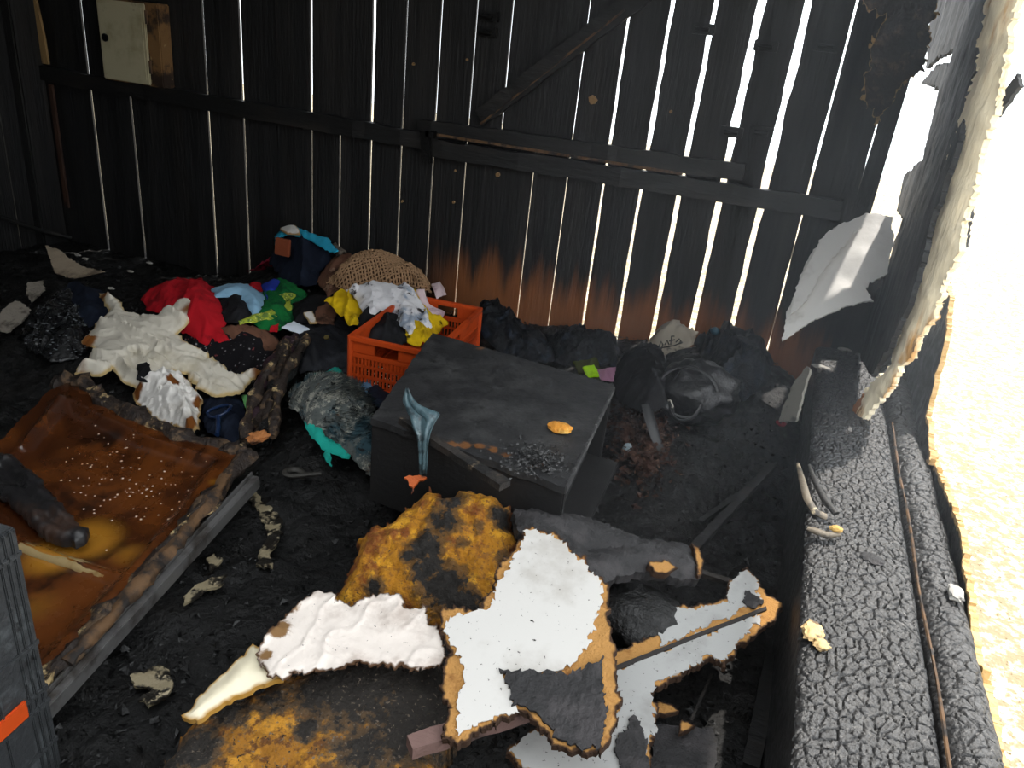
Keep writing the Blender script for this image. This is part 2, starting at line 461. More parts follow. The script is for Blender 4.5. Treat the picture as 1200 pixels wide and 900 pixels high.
KNOT = mat('knot_tan', '#8a6d49', rough=.9, bump=.3)
for k, (u, v, r) in enumerate(((694, 117, .022), (583, 205, .013), (786, 131, .008), (531, 237, .008), (484, 75, .007), (547, 70, .006), (471, 236, .007), (533, 200, .006))):
    p = aty(u, v, YW - .012)
    a = MB(); pts = [(p[0] + r * math.cos(q) * random.Random(k * 9 + int(q * 9)).uniform(.7, 1.2), p[2] + r * math.sin(q)) for q in np.linspace(0, 2 * math.pi, 8)[:-1]]
    n = len(pts); a.add([(x, YW - .012, z) for x, z in pts] + [(x, YW, z) for x, z in pts], [tuple(range(n)), ] + [(j, j + n, (j + 1) % n + n, (j + 1) % n) for j in range(n)])
    a.out('bare_knot', KNOT, door if p[0] > -1.98 else wall_back)

a = MB(); zc = np.linspace(-.05, .86, 14); Vc_ = []
for i, z in enumerate(zc):
    xr = .66 - (.24 * max(0, (z - .45) / .41)) + .02 * math.sin(i * 2.3)
    Vc_ += [(.305, YW + .004, z), (xr, YW + .004, z), (xr, YW + .022, z), (.305, YW + .022, z)]
n_ = len(zc)
a.add(Vc_, [(3, 2, 1, 0), tuple(range(4 * n_ - 4, 4 * n_))] + [(4 * j + q, 4 * j + (q + 1) % 4, 4 * j + 4 + (q + 1) % 4, 4 * j + 4 + q) for j in range(n_ - 1) for q in range(4)])
a.out('plank', CHARL, wall_back)

# ------------------------------------------------------------------ left wall
wall_left = thing('wall_left', (-4.6, 2, 0), 'sooty left side wall of dark boards with corner post', 'wall', kind='structure')
for j in range(16):
    y1 = 3.8 - j * .32
    a = MB(); a.bbox(-4.66, -4.62 + .006 * (j % 3), y1 - .31, y1, -.05, 2.45); a.out('plank', CHARL, wall_left)
a = MB(); a.bbox(-4.64, -4.55, 3.6, 3.78, 0, 2.45); a.out('corner_post', CHARL, wall_left, bevel=.01)
P0 = aty(36, 5, 3.77); P1 = aty(56, 78, 3.77)
a = MB(); a.add([(-4.60, 3.78, 1.14), (-4.50, 3.78, 1.14), (-4.505, 3.78, 1.3), (-4.53, 3.78, 1.5), (-4.6, 3.78, 1.55), (-4.60, 3.765, 1.14), (-4.50, 3.765, 1.14), (-4.505, 3.765, 1.3), (-4.53, 3.765, 1.5), (-4.6, 3.765, 1.55)],
                [(5, 6, 7, 8, 9), (4, 3, 2, 1, 0), (0, 1, 6, 5), (1, 2, 7, 6), (2, 3, 8, 7), (3, 4, 9, 8), (4, 0, 5, 9)])
a.out('bare_wood_strip', mat('bare_strip', '#94774c', [('#3b2614', 'noise', 10, .5, .65)], stretch=(1, 1, .2)), wall_back, label='unburnt tan strip of wood')
a = MB(); a.bbox(-4.535, -4.505, 3.775, 3.79, .25, 1.02); a.out('scorched_strip', mat('rusty_strip', '#3d2416', [('#0d0b0a', 'noise', 8, .45, .6)], stretch=(1, 1, .2)), wall_back)
a = MB(); a.tube([(-4.53, 3.3, .27), (-4.5, 3.55, .14), (-4.45, 3.72, .07)], .012, wob=.1); a.out('charred_batten', CHARBAR, label='thin charred batten lying in the left corner', cat='batten')

# ------------------------------------------------------------------ fuse box on the back wall
ENAMEL = mat('enamel_cream', '#b3ab8e', [('#8d8262', 'noise', 4, .45, .7), ('#2b2620', 'noise', 6, .62, .72), ('#5c4630', 'attr', 'burn', .3, .8, .5)], rough=.45, bump=.12, bscale=30)
bl = aty(121, 93, 3.68); tr = aty(172, 2, 3.68)
x0, x1, z0, z1 = bl[0], bl[0] + .36, bl[2] - .0, bl[2] + .44
fb = thing('fuse_box', ((x0 + x1) / 2, 3.74, z0), 'old cream enamelled metal fuse box hanging high on the charred wall', 'fuse box')
a = MB(); a.bbox(x0, x1 + .07, 3.70, 3.79, z0, z1); a.out('case', mat('rusty_case', '#7a5a35', [('#2a1c12', 'noise', 7, .45, .6), ('#a89468', 'noise', 12, .62, .7)], rough=.7), fb, bevel=.006)
a = MB(); a.bbox(x0 + .004, x1 - .012, 3.683, 3.698, z0 + .008, z1 - .008)
dr = a.out('box_door', ENAMEL, fb, bevel=.005)
a = MB(); a.bbox(x0 + .02, x1 - .03, 3.679, 3.683, z0 + .03, z1 - .03); a.out('door_panel', ENAMEL, dr, bevel=.0015)
kx, kz = aty(124, 44, 3.68)[0], aty(124, 44, 3.68)[2]
a = MB(); a.tube([(kx, 3.685, kz), (kx, 3.668, kz)], .022, n=16); a.out('lock', IRON, dr, bevel=.003)
for hz in (.07, .33):
    a = MB(); a.tube([(x1 - .006, 3.69, z0 + hz), (x1 - .006, 3.69, z0 + hz + .07)], .008, n=10); a.out('hinge', SCORCH, fb)

# ------------------------------------------------------------------ right wall: sill beam, post, burnt boards
wall_right = thing('wall_right', (.45, 2.2, 0), 'burnt-through right side wall with charred sill beam and jagged post', 'wall', kind='structure')
def allig(name, x0, x1, y0, y1, profile, m, seed, parent, nxg=100, nyg=1150, freq=(40, 30), depth=.009, side=.3, **kw):
    """timber running along y, its upper surface cracked into charcoal blocks"""
    xs = np.linspace(x0, x1, nxg); ys = np.linspace(y0, y1, nyg)
    X, Y = np.meshgrid(xs, ys)
    wx = X + .012 * fbm(X * 14, Y * 14, 0, 2, seed); wy = Y + .012 * fbm(X * 14, Y * 14, 3, 2, seed + 1)
    f1, f2 = worley(wx * freq[0], wy * freq[1], seed)
    g1, g2 = worley(wx * freq[0] * 2.1, wy * freq[1] * 2.1, seed + 4)
    crack = np.clip((f2 - f1) / .16, 0, 1); crack2 = np.clip((g2 - g1) / .2, 0, 1)
    Z = profile(X, Y) - depth * (1 - crack) ** 1.5 - depth * .4 * (1 - crack2) + .004 * hash3(np.floor(wx * 20).astype(np.int64), np.floor(wy * 20).astype(np.int64), np.zeros(X.shape, np.int64), 3) * 0 + .003 * fbm(X * 40, Y * 40, 0, 2, seed)
    n = nxg * nyg
    V = np.stack([X.ravel(), Y.ravel(), Z.ravel()], 1)
    F = [(j * nxg + i, j * nxg + i + 1, (j + 1) * nxg + i + 1, (j + 1) * nxg + i) for j in range(nyg - 1) for i in range(nxg - 1)]
    # skirts
    loop = [i for i in range(nxg)] + [j * nxg + nxg - 1 for j in range(1, nyg)] + [(nyg - 1) * nxg + i for i in range(nxg - 2, -1, -1)] + [j * nxg for j in range(nyg - 2, 0, -1)]
    B = V[loop].copy(); B[:, 2] = B[:, 2] - side
    V = np.concatenate([V, B]); q = len(loop)
    for i in range(q): F.append((loop[(i + 1) % q], loop[i], n + i, n + (i + 1) % q))
    return build(name, V, F, m, parent, smooth=70, **kw)
def sill_prof(X, Y):
    e = np.minimum(X - .245, .525 - X)
    return .40 - .02 * np.exp(-np.maximum(e, 0) / .012) + .012 * fbm(X * 3, Y * 2.5, 0, 2, 31)
allig('sill_beam', .245 , .525, .55, 3.78, sill_prof, ALLIG, 5, wall_right, side=.42)
def log_prof(X, Y):
    c = (X - .60) / .065
    return .33 + .06 * np.sqrt(np.clip(1 - c * c, .0, 1)) + .012 * fbm(X * 3, Y * 4, 0, 2, 37)
allig('outer_sill_log', .54, .66, .55, 3.78, log_prof, ALLIG, 9, wall_right, nxg=50, freq=(22, 30), depth=.008, side=.35)
a = MB(); a.tube([(.532, y, .405 + .006 * math.sin(y * 9)) for y in np.linspace(.8, 3.0, 24)], .004, n=6, wob=.3); a.out('tan_splinter_strip', SCORCH, wall_right)
# outer skirting boards with burnt top edge (plane x = .64)
def wallslab(name, outline, x, m, seed, parent, th=.018, res=.02, jag=.007, **kw):
    O = np.array([x, 2., 1.]); n = np.array([-1., 0, 0])
    return slab(name, outline, O, n, th, m, res=res, jag=jag, jfreq=30, rough=.006, seed=seed, parent=parent, smooth=40, **kw)
OUTB = mat('half_burnt_board', '#0d0d0e', [('#1f1d1c', 'noise', 10, .5, .7), ('#c9a468', 'attr', 'rim', .55, .8, .7, 12)], rough=.4, rough2=.7, bump=.6, bscale=70)
wallslab('skirting_board', [(1000, 498), (1040, 440), (1062, 418), (1085, 347), (1110, 331), (1112, 345), (1108, 400), (1094, 450), (1087, 480), (1090, 540), (1060, 560), (1030, 530)], .64, OUTB, 3, wall_right)
wallslab('skirting_board', [(1090, 520), (1102, 560), (1118, 600), (1128, 640), (1135, 700), (1141, 760), (1156, 820), (1165, 862), (1178, 930), (1120, 930), (1085, 640), (1070, 540)], .66, OUTB, 4, wall_right)
# inner burnt boards by the corner (plane x = .42)
wallslab('burnt_board', [(1170, -60), (1150, 50), (1133, 110), (1119, 180), (1094, 250), (1068, 345), (1045, 400), (1022, 440), (1008, 420), (1020, 350), (1036, 330), (1047, 285), (1058, 256), (1050, 246), (1060, 205), (1080, 187), (1092, 140), (1101, 104), (1081, 96), (1096, 77), (1113, 74), (1117, 58), (1100, 66), (1085, 80), (1090, 20), (1100, -60)], .43, CHARL, 6, wall_right)
O = np.array([.2, 3.56, 1.6]); n = np.array([0, -1., 0])
FRAG = mat('flaky_char', '#1a1614', [('#4a3b31', 'noise', 25, .5, .7), ('#8f7248', 'attr', 'rim', .9, 1.05, .5, 20)], rough=.8, bump=.9, bscale=50)
slab('hanging_board', [(1013, -40), (1016, 8), (1036, 24), (1020, 52), (1017, 78), (1012, 116), (1025, 145), (1040, 128), (1058, 98), (1083, 82), (1092, 40), (1105, -40)], O, n, .025, FRAG, res=.015, jag=.012, jfreq=30, rough=.012, seed=8, parent=wall_right)
# the half-burnt post, pale wood where it split
O = np.array([.44, 3.0, 1.]); n = np.array([-.75, -.66, 0]); n /= np.linalg.norm(n)
slab('post', [(1168, -60), (1150, 40), (1140, 95), (1118, 165), (1097, 235), (1080, 305), (1058, 385), (1035, 440), (1018, 452), (1002, 490), (1012, 497), (1030, 470), (1053, 436), (1082, 395), (1102, 345), (1120, 300), (1134, 240), (1152, 170), (1170, 100), (1182, 40), (1200, -60)], O, n, .03, CREAMWOOD, res=.015, jag=.010, jfreq=25, rough=.012, rfreq=14, seed=12, parent=wall_right, dome=.012, dedge=.02)
slab('splinter', [(1000, 492), (990, 498), (1002, 470), (1012, 462)], O, n, .02, mat('splinter_brown', '#7a4a22'), res=.01, seed=13, parent=wall_right)
O2 = np.array([.56, 3.1, 1.])
slab('splinter', [(1190, 88), (1193, 100), (1180, 120), (1168, 136), (1165, 128), (1170, 108), (1178, 105)], O2, n, .02, CHARL, res=.01, seed=14, parent=wall_right)
slab('splinter', [(1146, 180), (1145, 205), (1137, 240), (1130, 290), (1126, 270), (1134, 230), (1140, 190)], O2, n, .02, CHARL, res=.01, seed=15, parent=wall_right)
# unseen front wall and roof, added and shaped to steer the daylight
wall_front = thing('wall_front', (-2, -1.2, 0), 'unseen sooty board wall behind the viewer, put in to block daylight', 'wall', kind='structure')
for j in range(16):
    a = MB(); a.bbox(-4.7 + j * .33, -4.7 + j * .33 + .325, -1.23, -1.2, -.05, 2.45); a.out('plank', CHARL, wall_front)
roof = thing('ceiling', (-2, 3, 2.4), 'unseen sooty roof boards, opening and eaves shaped for the daylight', 'ceiling', kind='structure')
for j in range(24):
    y0 = -1.25 + j * .25
    if -.95 < y0 < 1.45:
        a = MB(); a.bbox(-4.8, -2.1 - .2 * math.sin(j * 2.2), y0, y0 + .24, 2.45, 2.48); a.out('roof_board', CHARL, roof)
    else:
        a = MB(); a.bbox(-4.8, .80 if y0 < 4.0 else .30, y0, y0 + .24, 2.45, 2.48); a.out('roof_board', CHARL, roof)
# thin smoke haze volume, added to imitate lens veiling at the right
HZ = bpy.data.materials.new('glare_haze'); HZ.use_nodes = True; nt = HZ.node_tree
nt.nodes.remove(nt.nodes['Principled BSDF']); vs = nt.nodes.new('ShaderNodeVolumeScatter'); vs.inputs['Density'].default_value = .03; vs.inputs['Color'].default_value = (.86, .93, 1, 1); vs.inputs['Anisotropy'].default_value = .3
nt.links.new(vs.outputs[0], nt.nodes['Material Output'].inputs['Volume'])
a = MB(); a.bbox(-.7, .72, 1.6, 3.78, .02, 2.4); a.out('glare_haze', HZ, label='thin grey smoke haze added before the right wall', cat='glare', kind='stuff')
a = MB(); a.bbox(-.15, .70, 2.4, 3.77, .03, 2.39); a.out('glare_haze', HZ, label='denser grey smoke haze added in the right back corner', cat='glare', kind='stuff')

# ------------------------------------------------------------------ clutter materials
def fabric(name, base, layers=(), rough=.9, bump=.35, bscale=220, **k): return mat(name, base, layers, rough=rough, bump=bump, bscale=bscale, spec=.2, **k)
TAN = '#b98a4e'
PBOARD = mat('particle_board', '#b58548', [('#8a5a28', 'noise', 18, .5, .7), ('#2a1a0e', 'noise', 30, .66, .74), ('#3a2412', 'attr', 'rim', .72, .95, .35, 30)], rough=.95, bump=.8, bscale=140)
LAM = mat('white_laminate', '#cbc8c3', [('#b4afa8', 'noise', 6, .5, .75), ('#2a2622', 'noise', 95, .655, .68)], rough=.4, bump=.06, bscale=50)
LAMSHADE = mat('shaded_white_laminate', '#a3a3a1', [('#8b8a87', 'noise', 6, .5, .75), ('#2a2622', 'noise', 90, .65, .675)], rough=.45, bump=.08, bscale=50)  # white laminate toned down; the wall's shade is put into its colour
CHARB = mat('charred_board', '#232223', [('#363334', 'noise', 14, .45, .65), ('#111111', 'noise', 40, .6, .7)], rough=.75, bump=.8, bscale=60)
FOAM = mat('burnt_foam', '#bd7f12', [('#e0a324', 'noise', 14, .5, .6), ('#8a4a10', 'noise', 11, .52, .62), ('#9a6420', 'noise', 70, .52, .6), ('#6b4a1e', 'attr', 'burn', .20, .5, 1.0, 46), ('#1d1915', 'attr', 'burn', .52, .70, 1.5, 50), ('#3e3832', 'noise', 110, .62, .68), ('#6e3a10', 'attr', 'rim', .6, .98, .6, 20)], rough=.5, rough2=.9, bump=1.5, bscale=90, bdet=8)
FOAM2 = mat('burnt_foam_dark', '#a87018', [('#d4952a', 'noise', 13, .5, .6), ('#6e4316', 'noise', 40, .5, .62), ('#57432c', 'attr', 'burn', .1, .4, 1.1, 50), ('#28231e', 'attr', 'burn', .42, .62, 1.6, 50), ('#75685a', 'noise', 120, .60, .66), ('#12100f', 'noise', 60, .62, .68)], rough=.6, rough2=.9, bump=1.5, bscale=90, bdet=8)
SHINYCHAR = mat('shiny_char_lump', '#0a0a0b', [('#262626', 'noise', 40, .55, .7)], rough=.2, rough2=.6, bump=1., bscale=110)
PAPER = mat('scorched_paper', '#d9cfc6', [('#b9aca2', 'noise', 9, .5, .7), ('#7a5a34', 'attr', 'burn', .45, .7, 1.3, 32), ('#4a3018', 'attr', 'rim', .75, .98, .8, 30), ('#181514', 'noise', 80, .665, .69)], rough=.85, bump=.4, bscale=25)
BLACKPAINT = mat('sooty_cabinet', '#222223', [('#343434', 'noise', 5, .45, .68), ('#141414', 'noise', 30, .55, .7), ('#6b4422', 'attr', 'burn', .45, .7, 1.2, 30)], rough=.5, rough2=.75, bump=.35, bscale=70)
CABSHADE = mat('sooty_shaded_cabinet', '#0d0c0c', [('#1a1817', 'noise', 6, .5, .7)], rough=.75, bump=.3)  # cabinet's front and inner faces coloured darker to stand for shade
ORANGE = mat('orange_plastic', '#bd4410', [('#8e2e08', 'noise', 6, .5, .7), ('#2a1208', 'noise', 10, .66, .75)], rough=.5, bump=.08)
BLACKPL = mat('black_plastic', '#2e3032', [('#464a4c', 'noise', 12, .5, .66), ('#1a1a1b', 'noise', 26, .58, .7)], rough=.5, bump=.4, bscale=90)
BROWNPL = mat('brown_glossy_lining', '#3a1d0d', [('#5d3214', 'noise', 3.5, .45, .62), ('#221008', 'noise', 6, .55, .7), ('#94641f', 'attr', 'burn', .3, .85, .35, 8)], rough=.16, rough2=.34, bump=.12, bscale=18, coat=.5)
CRUST = mat('charred_crust', '#241a14', [('#5a4632', 'noise', 22, .5, .62), ('#c2a878', 'noise', 14, .59, .67), ('#0e0b0a', 'noise', 30, .58, .7)], rough=.5, rough2=.8, bump=1., bscale=70)
GREYMETAL = mat('grey_metal_strip', '#6d6c6b', [('#3f3a36', 'noise', 9, .5, .7)], rough=.4, metal=.4, bump=.15)
WET = mat('wet_black_cloth', '#0b0c0e', [('#1c1d20', 'noise', 30, .5, .7)], rough=.12, rough2=.4, bump=1., bscale=55, coat=.4)
BLACKCL = fabric('black_cloth', '#131315', [('#222226', 'noise', 9, .5, .7)], rough=.75)

# ------------------------------------------------------------------ foreground: foam, boards, paper
pl = plane3([(500, 565, .41), (600, 585, .41), (385, 695, .24)])
def foam_bump(seed, a=.02):
    def f(u, v, d):
        f1, f2 = worley(u * 26, v * 26, seed); g1, g2 = worley(u * 70, v * 70, seed + 2)
        return a * .45 * (1 - g1) * np.minimum(1, d / .03) + a * (1 - f1) * np.minimum(1, d / .04) + a * 1.3 * fbm(u * 9, v * 9, 0, 3, seed) - .05 * np.exp(-d / .02)
    return f
burnU = [(500, 645, .055, 1.), (503, 670, .055, 1.), (520, 690, .07, 1.1), (545, 710, .05, 1.1), (520, 615, .06, .85), (530, 590, .05, .8), (588, 605, .04, 1.), (440, 692, .03, .95), (560, 620, .03, .5), (598, 655, .04, 1.), (480, 655, .03, .8), (540, 640, .03, .6)]
slab('foam_chunk', [(427, 607), (460, 600), (467, 583), (500, 565), (530, 577), (560, 565), (593, 577), (597, 597), (607, 627), (600, 660), (585, 700), (565, 722), (513, 730), (493, 720), (463, 715), (440, 715), (413, 712), (383, 697), (403, 670)],
     *pl, .10, FOAM, res=.008, jag=.012, seed=21, bend=foam_bump(3), burns=burnU, label='melted yellow and black upholstery foam leaning on the black cabinet', cat='foam')
pl = plane3([(213, 842, .22), (520, 785, .27), (350, 900, .22)])
burnL = [(420, 800, .12, 1.), (500, 810, .10, 1.1), (480, 850, .09, 1.), (230, 880, .05, 1.1), (360, 855, .03, 1.), (270, 830, .05, .7), (430, 880, .08, .7), (380, 810, .07, .9), (320, 820, .05, .6), (200, 900, .05, .8)]
slab('foam_slab', [(150, 930), (172, 895), (213, 842), (250, 815), (320, 785), (393, 765), (447, 755), (520, 765), (532, 833), (527, 860), (520, 930), (500, 960), (160, 960)], *pl, .14, FOAM2, res=.009, jag=.012, seed=25, bend=foam_bump(7, .012), burns=burnL,
     label='large scorched yellow foam slab at the bottom edge, grey with soot', cat='foam')
pl = plane3([(300, 760, .31), (320, 795, .31), (215, 838, .285)])
slab('melted_plastic', [(300, 752), (318, 770), (330, 795), (287, 812), (250, 835), (232, 843), (213, 837), (243, 807), (273, 780)], *pl, .012, mat('cream_melt', '#e2d8bc', [('#a8803c', 'attr', 'rim', .6, 1.0, .4, 10)], rough=.35, bump=.1), res=.008, jag=.006, seed=27, dome=.015, dedge=.02, rough=.008,
     label='cream tongue of melted plastic sticking out beside the white paper', cat='plastic')
pl = plane3([(310, 770, .335), (500, 712, .36), (510, 780, .345)])
def crumple(u, v, d):
    return .008 * np.maximum(0, ridged(u * 5 + v * 3, v * 5, 61)) ** 10 + .005 * np.maximum(0, ridged(u * 13, v * 9, 64)) ** 8 + .004 * np.maximum(0, ridged(u * 3, v * 22, 65)) ** 8 + .010 * fbm(u * 4, v * 4, 0, 2, 8) + .014 * np.exp(-d / .012) * fbm(u * 30, v * 30, 0, 2, 3)
slab('paper_sheet', [(360, 703), (373, 696), (393, 700), (413, 705), (460, 697), (480, 710), (497, 710), (513, 740), (528, 773), (513, 783), (483, 785), (447, 778), (423, 777), (398, 785), (373, 787), (320, 795), (303, 778), (310, 747), (333, 720)],
     *pl, .004, PAPER, res=.006, jag=.008, jfreq=40, seed=29, bend=crumple, burns=[(325, 740, .035, 1.), (312, 770, .025, .9), (345, 715, .02, .8), (528, 770, .03, .6)], smooth=50, label='crumpled white paper sheet with burnt brown edges on the foam', cat='paper')
# grey charred board behind
pl = plane3([(600, 600, .39), (815, 665, .30), (700, 670, .33)])
cb = thing('charred_board', tuple(on_plane(700, 640, *pl) - [0, 0, .03]), 'curled dark grey charred board leaning below the black cabinet', 'board')
def ridg(u, v, d): return .035 * np.exp(-((d - .05) / .05) ** 2) + .008 * np.maximum(0, ridged(u * 8, v * 30, 71)) ** 3
slab('char_skin', [(600, 600), (650, 603), (713, 618), (753, 637), (803, 643), (818, 663), (817, 683), (793, 683), (753, 672), (713, 685), (690, 690), (660, 670), (630, 640), (605, 628)], *pl, .03, CHARB, res=.009, jag=.006, seed=31, bend=ridg, parent=cb)
slab('torn_edge', [(806, 645), (815, 650), (819, 665), (818, 684), (813, 684), (811, 660)], *pl, .02, PBOARD, lift=.03, res=.006, jag=.004, seed=32, parent=cb, label='bare tan broken edge')
slab('bare_patch', [(753, 670), (775, 665), (788, 676), (776, 684), (760, 680)], *pl, .02, PBOARD, lift=.035, res=.006, jag=.006, seed=33, parent=cb, label='bare tan patch')
# sooty lump under it
p = atz(750, 715, .24)
rock('charred_lump', p - [0, 0, .03], .13, mat('lump_char', '#101010', [('#a5812f', 'noise', 9, .64, .72), ('#2a2a2a', 'noise', 30, .55, .7)], rough=.3, rough2=.7, bump=1., bscale=60), seed=5, sq=(1.05, .75, .55), label='glossy black lump of charred foam between the white boards', cat='foam')
# the big laminated chipboard piece
pl = plane3([(615, 622, .45), (712, 700, .43), (530, 868, .33)])
bb = thing('chipboard_piece', tuple(on_plane(620, 740, *pl) - [0, 0, .02]), 'large white laminated chipboard piece with ragged tan edges in the foreground', 'board')
slab('chipboard', [(615, 619), (650, 623), (683, 653), (713, 686), (714, 733), (722, 780), (722, 847), (707, 880), (673, 882), (650, 875), (627, 849), (605, 832), (543, 871), (520, 868), (525, 827), (515, 800), (520, 787), (527, 760), (515, 733), (520, 714), (553, 712), (567, 708), (583, 670), (605, 636)],
     *pl, .017, PBOARD, res=.008, jag=.008, jfreq=35, rough=.004, rfreq=60, seed=35, parent=bb)
slab('white_face', [(617, 622), (647, 627), (678, 655), (704, 683), (701, 723), (690, 750), (670, 782), (643, 789), (588, 791), (600, 817), (605, 833), (540, 858), (532, 833), (547, 800), (537, 767), (522, 742), (527, 727), (565, 714), (574, 713), (582, 687), (603, 657)],
     *pl, .0025, LAM, lift=.0045, res=.008, jag=.007, jfreq=45, seed=36, parent=bb)
slab('char_flake', [(588, 791), (627, 787), (647, 794), (673, 792), (707, 773), (710, 847), (703, 878), (680, 880), (653, 867), (627, 840), (604, 828), (602, 813)],
     *pl, .006, CHARB, lift=.010, res=.007, jag=.007, jfreq=40, seed=37, rough=.003, rfreq=40, parent=bb, label='peeling grey charred flake')
# second board, lower, with a seam
pl = plane3([(877, 668, .27), (600, 895, .22), (860, 757, .25)])
sb = thing('chipboard_shelf', tuple(on_plane(760, 780, *pl) - [0, 0, .02]), 'jagged white board, shade toned into it, split by a dark seam beside the sill', 'board')
slab('chipboard', [(786, 709), (813, 711), (850, 703), (854, 680), (877, 665), (889, 682), (899, 697), (916, 706), (912, 728), (895, 736), (862, 760), (850, 781), (833, 770), (813, 783), (770, 805), (764, 817), (770, 833), (770, 857), (760, 877), (762, 930), (650, 930), (593, 880), (623, 855), (650, 850), (690, 840), (712, 800), (713, 766), (773, 742), (775, 720)],
     *pl, .018, PBOARD, res=.009, jag=.006, jfreq=35, seed=41, parent=sb)
slab('white_face', [(788, 712), (813, 715), (850, 707), (855, 683), (877, 668), (886, 683), (884, 693), (893, 705), (776, 757), (774, 745), (777, 722)], *pl, .0025, LAMSHADE, lift=.003, res=.008, jag=.007, jfreq=45, seed=42, parent=sb)
slab('white_face', [(722, 785), (892, 717), (888, 730), (860, 757), (848, 777), (833, 766), (813, 780), (767, 803), (760, 817), (767, 833), (767, 857), (757, 877), (758, 930), (650, 930), (597, 878), (623, 858), (650, 862), (700, 860), (722, 840)], *pl, .0025, LAMSHADE, lift=.003, res=.008, jag=.008, jfreq=45, seed=43, parent=sb)
slab('seam_strip', [(718, 783), (897, 712), (898, 716), (719, 788)], *pl, .006, mat('dark_seam', '#2a2624'), lift=.006, res=.01, jag=.0005, seed=44, parent=sb)
slab('char_flake', [(738, 844), (750, 852), (756, 880), (760, 930), (735, 925), (724, 890), (716, 877)], *pl, .004, CHARB, lift=.009, res=.008, jag=.008, jfreq=40, seed=45, parent=sb)
slab('char_flake', [(874, 694), (895, 708), (884, 716), (870, 710)], *pl, .004, CHARB, lift=.008, res=.006, jag=.005, jfreq=40, seed=46, parent=sb)
# loose dark board at bottom right and chips
pl = plane3([(770, 860, .12), (830, 850, .12), (780, 895, .12)])
slab('charred_board_scrap', [(765, 850), (833, 853), (840, 880), (838, 930), (760, 930)], *pl, .02, CHARB, res=.012, seed=47, label='flat charred panel under the jagged board at the bottom edge', cat='board')
for k, (u, v, s, lb) in enumerate(((782, 831, 14, 'larger torn tan chip lying near the jagged board'), (806, 851, 10, 'narrow tan chip on the charred panel near the bottom'))):
    pl = plane3([(u, v, .15), (u + 20, v, .15), (u, v + 20, .15)])
    slab('chipboard_chip', [(u - s, v + 8), (u - s * .7, v - 8), (u + s * .3, v - 5 if k == 0 else v - 3), (u + s, v + 1), (u + s * .3, v + 7 if k == 0 else v + 3)], *pl, .012, PBOARD, res=.005, jag=.004, seed=48 + k, label=lb, cat='chip', group='tan chipboard chips')
# wood laths
def lath(name, a, b, w, h, m, label, cat='lath', group=None, seed=0, taper=1.):
    a = np.array(a, float); b = np.array(b, float); d = b - a; d /= np.linalg.norm(d)
    s = np.cross(d, [0, 0, 1.]); s /= np.linalg.norm(s); up = np.cross(s, d)
    V = []; k = 14; rng = random.Random(seed)
    for i in range(k):
        c = a + (b - a) * i / (k - 1); tw = (w * (1 + (taper - 1) * i / (k - 1))) / 2
        j = lambda: 1 + rng.uniform(-.12, .12)
        V += [c - s * tw * j() - up * h / 2, c + s * tw * j() - up * h / 2, c + s * tw * j() + up * h / 2 * j(), c - s * tw * j() + up * h / 2 * j()]
    F = [(0, 1, 2, 3), tuple(range(4 * k - 1, 4 * k - 5, -1))]
    for i in range(k - 1):
        p = 4 * i; q = p + 4
        for r in range(4): F.append((p + r, q + r, q + (r + 1) % 4, p + (r + 1) % 4))
    return build(name, V, F, m, label=label, cat=cat, group=group)
LATH = mat('pinkish_lath', '#6f5650', [('#2b2220', 'noise', 9, .5, .68)], rough=.8, bump=.5, stretch=(.3, 1, 1))
lath('wood_lath', atz(480, 876, .30), atz(640, 826, .30), .035, .03, LATH, 'pinkish brown wood lath sticking out under the white chipboard')
STICK = mat('burnt_stick', '#2a2521', [('#0e0d0c', 'noise', 12, .45, .6), ('#7a6a55', 'noise', 16, .64, .72)], rough=.7, bump=.6)
lath('burnt_stick', aty(469, 492, 1.80), aty(592, 569, 1.64), .015, .02, STICK, 'thin burnt stick leaning across the front of the black cabinet', 'stick', taper=2.6)
YELW = mat('yellow_strip', '#b9935a', [('#7d5a2c', 'noise', 6, .5, .7)])
lath('wood_strip', atz(928, 862, .28), atz(914, 908, .12), .012, .012, YELW, 'thin yellow wood strip standing against the sill at the bottom', 'strip')
for k, (a, b, lb) in enumerate((((800, 658, .14), (905, 545, .22), 'long charred stick leaning towards the sill behind the grey board'), ((820, 612, .10), (880, 570, .16), 'short charred stick lying on the dark floor near the cabinet'), ((815, 670, .2), (880, 690, .2), 'greyish stick behind the jagged board'), ((880, 900, .06), (905, 770, .06), 'charred lath lying along the sill at the bottom right'), ((810, 845, .1), (834, 790, .1), 'pale thin twig on the black floor below the jagged board'))):
    lath('charred_stick', atz(*a), atz(*b), (.03, .02, .02, .04, .007)[k], (.02, .015, .015, .02, .007)[k], (CHARBAR, CHARBAR, STICK, CHARBAR, STICK)[k], lb, 'stick', 'charred sticks on the right floor', seed=k)

